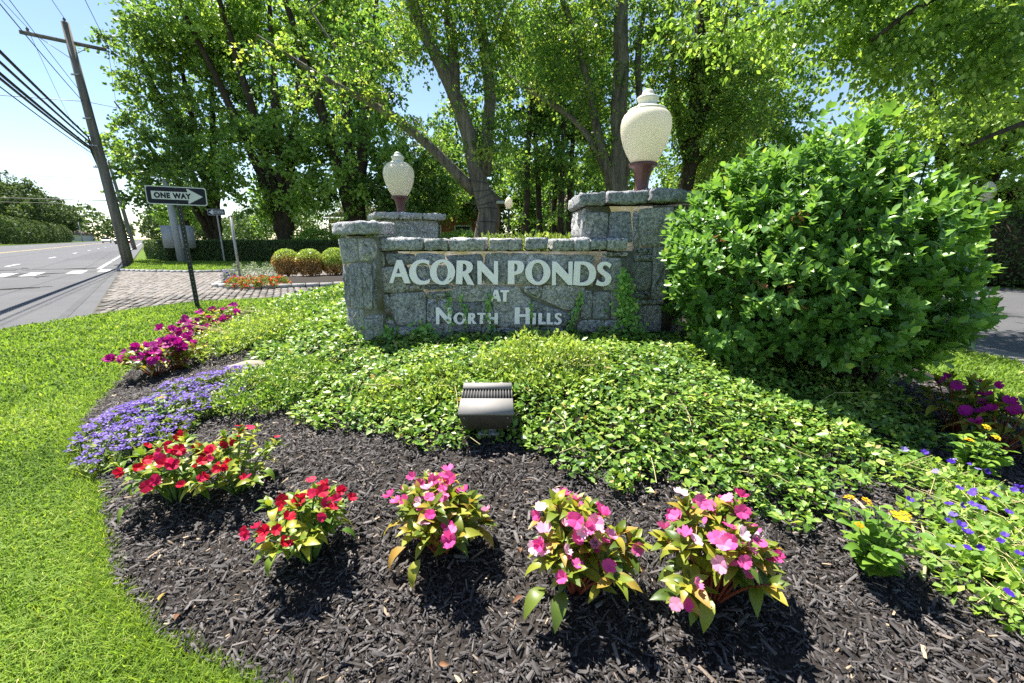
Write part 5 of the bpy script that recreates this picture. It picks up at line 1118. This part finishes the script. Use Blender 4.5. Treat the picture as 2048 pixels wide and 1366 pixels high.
# island flowers
for k, (u, v, mt, fm, lb, R, H) in enumerate(((462,563,'silver','violet','pale lavender and grey plant at the nose of the island',.22,.35),(478,556,'silver',None,'silvery dusty miller, left of the three on the island',.24,.5),(508,556,'silver',None,'silvery dusty miller in the middle of the three on the island',.26,.5),(538,555,'silver',None,'silvery dusty miller next to the globe shrubs',.24,.48),(475,572,'bedleaf','redbloom','scarlet bedding flowers at the left of the island edge',.26,.24),(503,573,'bedleaf','redbloom','scarlet bedding flowers in the middle of the island edge',.28,.26),(532,572,'bedleaf','redbloom','scarlet bedding flowers nearest the globe shrubs',.28,.26),(560,568,'bedleaf','redbloom','scarlet bedding flowers below the first globe shrub',.24,.22))):
    q = at_z(u, v, .06); r = np.random.default_rng(90+k); root = thing('bedding_plant', lb, 'flower', (q[0], q[1], .06), 'bedding plants on the island'); n = 500
    d = nrm(r.normal(size=(n,3))); d[:,2] = np.abs(d[:,2]); P = np.array((q[0], q[1], .06))+d*np.array((R, R, H))*r.uniform(.5,1,n)[:,None]
    part('leaves', cloud(P, d+r.normal(0,.5,(n,3)), r.normal(0,1,(n,3)), .06*r.uniform(.6,1.2,n), .5, T_DIA), M[mt], root)
    if fm:
        n = 70; d = nrm(r.normal(size=(n,3))); d[:,2] = np.abs(d[:,2]); P = np.array((q[0], q[1], .06))+d*np.array((R, R, H)); part('blooms', cloud(P, r.normal(0,1,(n,3)), d+r.normal(0,.3,(n,3)), .06*r.uniform(.7,1.3,n), .9, T_DIA), M[fm], root, kind='stuff')
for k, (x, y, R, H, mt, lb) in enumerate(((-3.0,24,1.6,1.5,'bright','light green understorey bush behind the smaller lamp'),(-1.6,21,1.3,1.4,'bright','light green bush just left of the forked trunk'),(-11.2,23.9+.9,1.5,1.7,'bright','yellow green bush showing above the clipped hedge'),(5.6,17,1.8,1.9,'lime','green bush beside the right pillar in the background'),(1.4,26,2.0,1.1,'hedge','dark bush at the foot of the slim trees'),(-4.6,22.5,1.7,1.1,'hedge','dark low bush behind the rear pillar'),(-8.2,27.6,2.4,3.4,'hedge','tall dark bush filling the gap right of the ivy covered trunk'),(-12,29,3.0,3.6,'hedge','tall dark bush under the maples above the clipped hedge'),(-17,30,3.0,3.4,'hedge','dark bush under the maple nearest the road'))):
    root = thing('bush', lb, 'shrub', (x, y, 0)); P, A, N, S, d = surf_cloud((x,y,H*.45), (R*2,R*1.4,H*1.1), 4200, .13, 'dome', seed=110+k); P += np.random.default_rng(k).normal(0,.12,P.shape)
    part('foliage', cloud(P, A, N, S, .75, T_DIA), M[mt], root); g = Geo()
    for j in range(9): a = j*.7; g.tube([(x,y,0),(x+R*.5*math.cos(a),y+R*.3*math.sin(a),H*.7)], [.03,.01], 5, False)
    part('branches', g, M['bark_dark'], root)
# yellow tipped plants just behind the coping
root = thing('yellow_foliage', 'low yellow green foliage peeping over the coping of the wall', 'plant', (.35, 4.6, .3)); n = 2600; r = np.random.default_rng(8)
P = np.stack([r.uniform(-.35,1.0,n), r.uniform(4.3,5.2,n), r.uniform(.9,1.285,n)],1); part('leaves', cloud(P, r.normal(0,.5,(n,3))+UPV, r.normal(0,1,(n,3)), .05*r.uniform(.7,1.3,n), .5, T_4), M['euonymus'], root)
g = Geo()
for k in range(40): x = r.uniform(-.3,.95); y = r.uniform(4.35,5.1); g.tube([(x,y,.25),(x+r.normal(0,.03),y,.7),(x+r.normal(0,.05),y,1.15)], [.008,.006,.003], 4, False)
part('stems', g, M['stem'], root)

# ---------------------------------------------------------------- signs and posts
def text_mesh(body, size):
    cd = bpy.data.curves.new('t', 'FONT'); cd.body = body; cd.size = size; cd.align_x = 'LEFT'; cd.extrude = .0006; cd.offset = .006*size/.1; cd.space_character = 1.12
    tmp = bpy.data.objects.new('tmp', cd); col.objects.link(tmp); dg = bpy.context.evaluated_depsgraph_get(); me = bpy.data.meshes.new_from_object(tmp.evaluated_get(dg)); bpy.data.objects.remove(tmp); bpy.data.curves.remove(cd); return me
def rrect(w, h, r, n=6):
    out = []
    for cx, cy, a0 in ((w/2-r,h/2-r,0),(-w/2+r,h/2-r,90),(-w/2+r,-h/2+r,180),(w/2-r,-h/2+r,270)):
        for k in range(n+1): a = math.radians(a0+90*k/n); out.append((cx+r*math.cos(a), cy+r*math.sin(a)))
    return out
def one_way(base, zc, label, left=False, yaw=0.0, tilt=0.0, scale=1.0, postmat='post', roll=0.0):
    root = thing('one_way_sign', label, 'sign', tuple(base), 'one way signs'); b = np.asarray(base, float)
    post = Geo(); c, s = math.cos(yaw), math.sin(yaw)
    def U(x, y, z): return (b[0]+x*c-y*s, b[1]+x*s+y*c, b[2]+z)
    # U-channel post with punched holes along its web
    prof = [(-.04,.0),(-.04,.006),(-.022,.008),(-.018,.034),(.018,.034),(.022,.008),(.04,.006),(.04,.0),(.022,.0),(.014,.028),(-.014,.028),(-.022,.0)]
    H = zc+.13; n = len(prof); V = [U(x*scale, y*scale+.01, z) for z in (-.1, H) for x, y in prof]; k = np.arange(n); k2 = (k+1) % n
    post.add(V, np.stack([k, k2, k2+n, k+n],1)); part('post', post, M[postmat], root)
    holes = Geo()
    for i in range(int((H-.1)/.075)): holes.box(U(0, .0335*scale-.0215, .1+i*.075), (.012*scale,.0012,.02*scale), yaw)
    part('post_holes', holes, M['galv'], root, kind='stuff')
    F = Matrix(((c,0,s,b[0]),(s,0,-c,b[1]),(0,1,0,b[2]+zc),(0,0,0,1))) @ Matrix.Rotation(roll,4,'Z') @ Matrix.Scale(scale,4)
    F = F @ Matrix.Translation((0,0,.004))
    def fl(name, loops, z, d, mat): return filled(name, loops, F @ Matrix.Translation((0,0,z)), d, M[mat], root)
    plate = fl('plate', [rrect(.914,.305,.045)], .0, .004, 'sign_white'); fl('field', [rrect(.884,.275,.035)], .0034, .0012, 'sign_black')
    sg = -1 if left else 1
    fl('arrow', [[(sg*x, y) for x, y in ((-.375,.066),(.175,.066),(.160,.122),(.178,.125),(.400,.0),(.178,-.125),(.160,-.122),(.175,-.066),(-.375,-.066))]], .0052, .0012, 'sign_white')
    for wd, x0 in (('ONE', -.335 if not left else -.155), ('WAY', -.050 if not left else .115)):
        me = text_mesh(wd, .118); me.transform(Matrix.Translation(-Vector(WORLD[root.name])) @ F @ Matrix.Translation((x0,-.041,.0066)) @ Matrix.Diagonal((.90,1,1,1))); me.materials.clear(); me.materials.append(M['sign_black']); o = bpy.data.objects.new('lettering', me); link(o, root); o['label'] = 'black word '+wd
    for y in (.118, -.118):
        q = F @ Vector((0, y, .006)); part('bolt', Geo().lathe((0,0,0), [(.011,-.003),(.010,.002),(.0,.004)], 8).box((0,0,0),(.001,.001,.001)), M['galv'], root).location = q-Vector(WORLD[root.name]) + Vector(WORLD[root.name])*1.0
    return root
one_way((-5.91,7.72,0), 1.985, 'black and white one way sign pointing right on a dark post in the lawn', yaw=math.radians(15), roll=math.radians(-1.5))
one_way((-15.4,22.6,.05), 2.55, 'small one way sign pointing left in front of the clipped hedge', True, yaw=math.radians(0), postmat='galv')
root = thing('bare_post', 'bare weathered metal post standing in the island flowers', 'post', (-8.45,13.0,.06)); part('post', Geo().box((-8.45,13.0,.95),(.06,.045,1.9)), M['galv'], root); part('cap', Geo().box((-8.45,13.0,1.905),(.068,.053,.02)), M['post'], root)
wp = thing('street_light_pole', 'white painted lower pole with two blank boards by the hedge', 'pole', (-17.5,22.4,.05)); part('pole', Geo().tube([(-17.5,22.4,0),(-17.58,22.45,2.0),(-17.68,22.5,4.2)], [.20,.17,.12], 14), M['white_post'], wp, True)
for x, y, rz in ((-17.93,22.36,.25),(-17.10,22.55,.75)): part('board', Geo().box((x,y,1.35),(.62,.04,1.15), rz), M['white_post'], wp)
part('bracket', Geo().tube([(-17.68,22.5,4.1),(-17.9,22.4,4.3),(-18.2,22.3,4.3)], .035, 6), M['galv'], wp)

# utility poles and wires
def pole(base, top, label, tr=0.0):
    root = thing('utility_pole', label, 'utility pole', tuple(base), 'utility poles along the road'); b = np.array(base, float); t = np.array(top, float)
    part('pole', Geo().tube([b-UPV*.2, b*.7+t*.3, b*.35+t*.65, t], [.225,.20,.165,.135], 16), M['pole'], root, True)
    ax = np.array((.762,.648,0)); ca_ = b+(t-b)*.925; aR = 1.32
    part('crossarm', Geo().box(ca_+np.array((-.1,-.12,0)), (2*aR,.11,.13), math.atan2(.648,.762)), M['pole'], root)
    for s in (-1, 1): part('brace', Geo().tube([ca_+ax*s*.75+np.array((-.12,-.14,-.05)), b+(t-b)*.865+np.array((-.1,-.12,0))], .014, 5), M['galv'], root)
    ins = []
    for q in (ca_-ax*(aR-.1)+UPV*.05, ca_+ax*(aR-.1)+UPV*.05, t-UPV*.02):
        part('insulator', Geo().lathe(q, [(.0,0),(.05,.02),(.055,.06),(.03,.08),(.06,.11),(.05,.15),(.02,.19),(0,.2)], 10), M['insul'], root); ins.append(q+UPV*.2)
    for h in (.52, .63, .80): part('band', Geo().box(b+(t-b)*h+np.array((0,-.17,0)), (.34,.05,.07)), M['galv'], root)
    return b, t, ins
pb, ptp, ins = pole((-18.78,20.65,0), (-19.35,20.75,10.35), 'tall leaning wooden utility pole with a crossarm at the road edge')
DV = np.array((-27.5,31.5,0.)); pb2, pt2, ins2 = pole(pb+DV, ptp+DV+np.array((-.4,0,-.3)), 'farther utility pole half hidden behind the leaning one')
WD = np.array((.600,-.800,0))*40
cable = 0
def wire(a, b, r, sag, label, n=26):
    t = np.linspace(0,1,n)[:,None]; P = np.asarray(a)*(1-t)+np.asarray(b)*t; P[:,2] -= sag*4*(t[:,0]*(1-t[:,0])); solo('overhead_wire', Geo().tube(P, r, 5), M['wire'], label, 'wire', group='overhead wires')
for k, q in enumerate(ins):
    wire(q, q+WD+np.array((0,0,.2)), .011, .9, ('thin wire from the left end of the crossarm','thin wire from the right end of the crossarm','thin wire from the tip of the pole')[k]+' towards the viewer'); wire(q, ins2[k], .009, .7, ('thin wire from the left end of the crossarm','thin wire from the right end of the crossarm','thin wire from the tip of the pole')[k]+' to the farther pole')
for k, (h, r_, sg_, dx, lb) in enumerate(((.555,.042,.25,-.15,'upper thick black cable of the bundle'),(.54,.038,.35,-.2,'second thick black cable of the bundle'),(.515,.042,.45,-.2,'third thick black cable of the bundle'),(.505,.036,.5,-.2,'lower thick black cable of the bundle'),(.49,.016,.6,-.2,'thin lowest cable below the thick bundle'),(.70,.014,.6,.0,'wavy service wire above the thick bundle'),(.74,.010,.4,.0,'thin wire between the crossarm and the cable bundle'))):
    q = pb+(ptp-pb)*h+np.array((dx,-.18,0)); wire(q, q+WD+np.array((dx*2,0,.9)), r_, sg_, lb+' running overhead'); wire(q, pb2+(pt2-pb2)*h, r_*.8, .8, lb+' going on to the farther pole')
crs = np.array((-.762,-.648,0))*32
wire(pb+(ptp-pb)*.70, pb+(ptp-pb)*.70+crs+np.array((-2,4,-.2)), .014, .5, 'single wire crossing the road to the left from the middle of the pole'); wire(pb+(ptp-pb)*.70, pb+(ptp-pb)*.70-crs*.5, .012, .3, 'single wire from the pole into the trees on its right')
wire(pb2+(pt2-pb2)*.80, pb2+(pt2-pb2)*.80+crs*2+UPV*.5, .022, .5, 'upper faint wire crossing the far road'); wire(pb2+(pt2-pb2)*.77, pb2+(pt2-pb2)*.77+crs*2+UPV*.5, .020, .6, 'lower faint wire crossing the far road')
wire(pb+(ptp-pb)*.29, pb+(ptp-pb)*.29+crs*1.2+np.array((0,6,.1)), .016, .15, 'low cable crossing the road in front of the far trees'); wire(pb2+(pt2-pb2)*.52, pb2+(pt2-pb2)*.52+crs*2+UPV*.4, .018, .5, 'low wire crossing the road farther away')

# ---------------------------------------------------------------- far side of the road
for k, (al, ac, h, rr, mt, lb) in enumerate(((166,30,20,7.5,'far','tall spreading tree above the evergreen row, at the left picture edge'),(188,30,21,8,'far','tall spreading tree second from the left picture edge across the road'),(212,29,20,7.5,'far','dark tall tree third along the far side of the road'),(238,29,19,7.5,'far','tall tree fourth along the far side of the road'),(268,28,18,7,'far','tree at the far end of the evergreen row'),(150,31,19,7,'far','broad tree just inside the left picture edge'),(28,-9.5,6.5,1.9,'maple','small tree behind the utility pole'),(62,-5,9,3,'maple','small roadside tree beyond the leaning pole'),(95,-7,11,4,'far','roadside tree far along the near side of the road'))):
    p = rp(al, ac); x, y = p; big('roadside_tree', lb, (x,y), ((-rr*.35,0,h*.9),(rr*.3,.3,h),(0,-.5,h*.85)), .3, [(x,y,h*.66,rr,rr,h*.30),(x-rr*.4,y,h*.42,rr*.8,rr*.8,h*.2),(x+rr*.5,y+1,h*.5,rr*.6,rr*.6,h*.22)], 150, 60, .62 if ac > 0 else .25, mt, 200+k, group='trees along the road', cr=1.9 if ac > 0 else .8)
for k in range(14):
    p = rp(136+k*6.6, 24.0); root = thing('evergreen', ('first','second','third','fourth','fifth','sixth','seventh','eighth','ninth','tenth','eleventh','twelfth','thirteenth','last')[k]+' rounded evergreen from the left in the row across the road', 'evergreen', (p[0], p[1], 0), 'evergreen row across the road')
    P, A, N, S, d = surf_cloud((p[0], p[1], 2.6), (7.4,5.0,7.4), 2600, .45, 'dome', seed=300+k); part('foliage', cloud(P, A, N, S, .6, T_DIA), M['far'], root); part('trunk', Geo().tube([(p[0],p[1],-.1),(p[0],p[1],3)], [.2,.1], 6), M['bark_dark'], root)
r = np.random.default_rng(77); g = Geo()
for k in range(46):
    al = r.uniform(300,430); ac = r.uniform(-60,75); 
    if -2 < ac < 22 and al < 390: ac += 36
    p = rp(al, ac); h = r.uniform(13,21)
    n = 420; d = nrm(r.normal(size=(n,3))); P = np.array((p[0], p[1], h*.5))+d*np.array((9,9,h*.52))*r.uniform(.7,1,n)[:,None]; V, F, R = leaf_geo(P, r.normal(0,1,(n,3)), d+r.normal(0,.6,(n,3)), np.full(n,1.8)*r.uniform(.6,1.3,n), np.full(n,.8), T_DIA); g.add(V, F, R)
tag(part('far_wood', g, M['far']), 'distant belt of trees closing the road at the horizon', 'wood', None, 'stuff')
sheet('far_verge', [rp(-20,19.9), rp(560,19.9), rp(560,80), rp(-20,60)], .03, M['lawn_soil'], .08)

def car(al, ac, face, mat, label):
    p = rp(al, ac); root = thing('car', label, 'car', (p[0], p[1], -.02), 'cars far along the road'); a = math.atan2(RD[1], RD[0])+(math.pi if face else 0); c, s = math.cos(a), math.sin(a)
    def T(x, y, z): return (p[0]+x*c-y*s, p[1]+x*s+y*c, z)
    prof = [(-2.2,.35),(-2.25,.75),(-2.1,1.0),(-1.3,1.05),(2.1,.95),(2.25,.7),(2.2,.35)]; cab = [(-2.0,1.0),(-1.6,1.55),(-1.0,1.62),(.5,1.6),(1.2,1.0)]
    def ext(name, pr, w, m, inset=0.0):
        n = len(pr); g = Geo(); V = [T(x, y*(1-(inset if z > 1.2 else 0)), z) for y in (-w, w) for x, z in pr]; k = np.arange(n); k2 = (k+1) % n; g.add(V, np.stack([k, k2, k2+n, k+n],1))
        for o_ in (0, n):
            g.add([V[i] for i in range(o_, o_+n)]+[np.mean([V[i] for i in range(o_, o_+n)],0)], [(i, (i+1) % n, n) for i in range(n)])
        return part(name, g, m, root)
    ext('body', prof, .92, mat); ext('window', [(x, z+.004) for x, z in cab], .84, M['glass'], .12); part('roof', Geo().box(T(-.3,0,1.635),(1.7,1.36,.05), a), mat, root)
    for x in (-1.4,1.4):
        for y in (-.86,.86): part('wheel', Geo().tube([T(x,y-.1,.34),T(x,y+.1,.34)], .34, 14), M['tyre'], root)
    for y in (-.7,.7): part('headlight', Geo().box(T(2.24,y,.78),(.08,.3,.16), a), M['trim'], root); part('tail_light', Geo().box(T(-2.24,y,.85),(.08,.22,.25), a), M['tail'], root)
car(172, 9.0, True, M['car_white'], 'white car coming along the far road'); car(186, 7.0, True, M['car_grey'], 'grey car behind the white one'); car(132, 4.4, False, M['car_grey'], 'silver grey car right of the leaning pole'); car(118, 2.6, False, M['car_red'], 'red car at the right edge of the far road')
p = rp(262, 21.8); lp_ = thing('street_light', 'pale street light with a curved arm at the far side of the road', 'street light', (p[0], p[1], 0)); part('pole', Geo().tube([(p[0],p[1],0),(p[0],p[1],8.5)], [.22,.14], 8), M['white_post'], lp_); q = RP*-1; part('arm', Geo().tube([(p[0],p[1],7.0),(p[0]+q[0]*3,p[1]+q[1]*3,7.9),(p[0]+q[0]*7,p[1]+q[1]*7,8.0)], .08, 6), M['galv'], lp_); part('lamp_head', Geo().box((p[0]+q[0]*7.3,p[1]+q[1]*7.3,7.95),(.9,.4,.2)), M['galv'], lp_)
def building(name, label, x0, x1, y0, y1, h, ridge, wm, wins, hip=2.0):
    root = thing(name, label, 'building', ((x0+x1)/2, y0, 0)); part('wall', Geo().prism([(x0,y0),(x1,y0),(x1,y1),(x0,y1)], -.05, h), M[wm], root)
    e = .45; ym = (y0+y1)/2; rf = Geo().add2([(x0-e,y0-e,h-.06),(x1+e,y0-e,h-.06),(x1+e,y1+e,h-.06),(x0-e,y1+e,h-.06),(x0+hip,ym,ridge),(x1-hip,ym,ridge)], [(0,4,3),(1,2,5)], [(0,1,5,4),(2,3,4,5),(0,3,2,1)]); part('roof', rf, M['roof'], root)
    part('fascia', Geo().box(((x0+x1)/2, y0-e-.02, h-.13),(x1-x0+2*e,.04,.2)), M['trim'], root)
    for xc in wins:
        for zc in ([1.5] if h < 4.2 else [1.5, 4.2]):
            f = part('window', Geo().box((xc,y0-.02,zc),(1.25,.06,1.45)), M['trim'], root); part('pane', Geo().box((xc,y0-.045,zc+.33),(1.05,.03,.58)), M['glass'], f); part('pane', Geo().box((xc,y0-.045,zc-.33),(1.05,.03,.58)), M['glass'], f)
building('brick_building', 'red brick building with a brown roof behind the trees and the rear pillar', -7.0, -1.0, 31.5, 40, 3.9, 6.2, 'brick', (-5.8,-3.6,-1.9)); building('brick_building', 'red brick building glimpsed between the slim trunks', 1.2, 11, 40, 48, 3.4, 5.6, 'brick', (2.4,4.6,6.8,9)); building('brick_building', 'brick building deep behind the maples above the clipped hedge', -17, -12.5, 40, 45, 3.2, 4.6, 'brick', (-15.6,-13.8))
p = rp(292, 29); building('house', 'small pale house beyond the evergreens at the far end of the road', p[0]-5, p[0]+5, p[1], p[1]+8, 3.0, 5.5, 'siding', (p[0]-2.5,p[0]+2.5), 3.0)
# park lamps in the grounds
for x, y, z, lb in ((-.15,19.5,3.0,'small acorn lamp post behind the forked trunk'),(13.0,12.0,2.7,'small lamp post in the trees above the right edge of the shrub')):
    root = thing('lamp_post', lb, 'lamp post', (x,y,0)); part('post', Geo().lathe((x,y,0), [(.12,0),(.11,.3),(.05,.4),(.045,z-.5),(.07,z-.45),(0,z-.44)], 12), M['post'], root); part('globe', Geo().lathe((x,y,z-.45), [(.07,0),(.16,.12),(.18,.28),(.12,.42),(.05,.5),(0,.52)], 14), M['globe'], root, True)
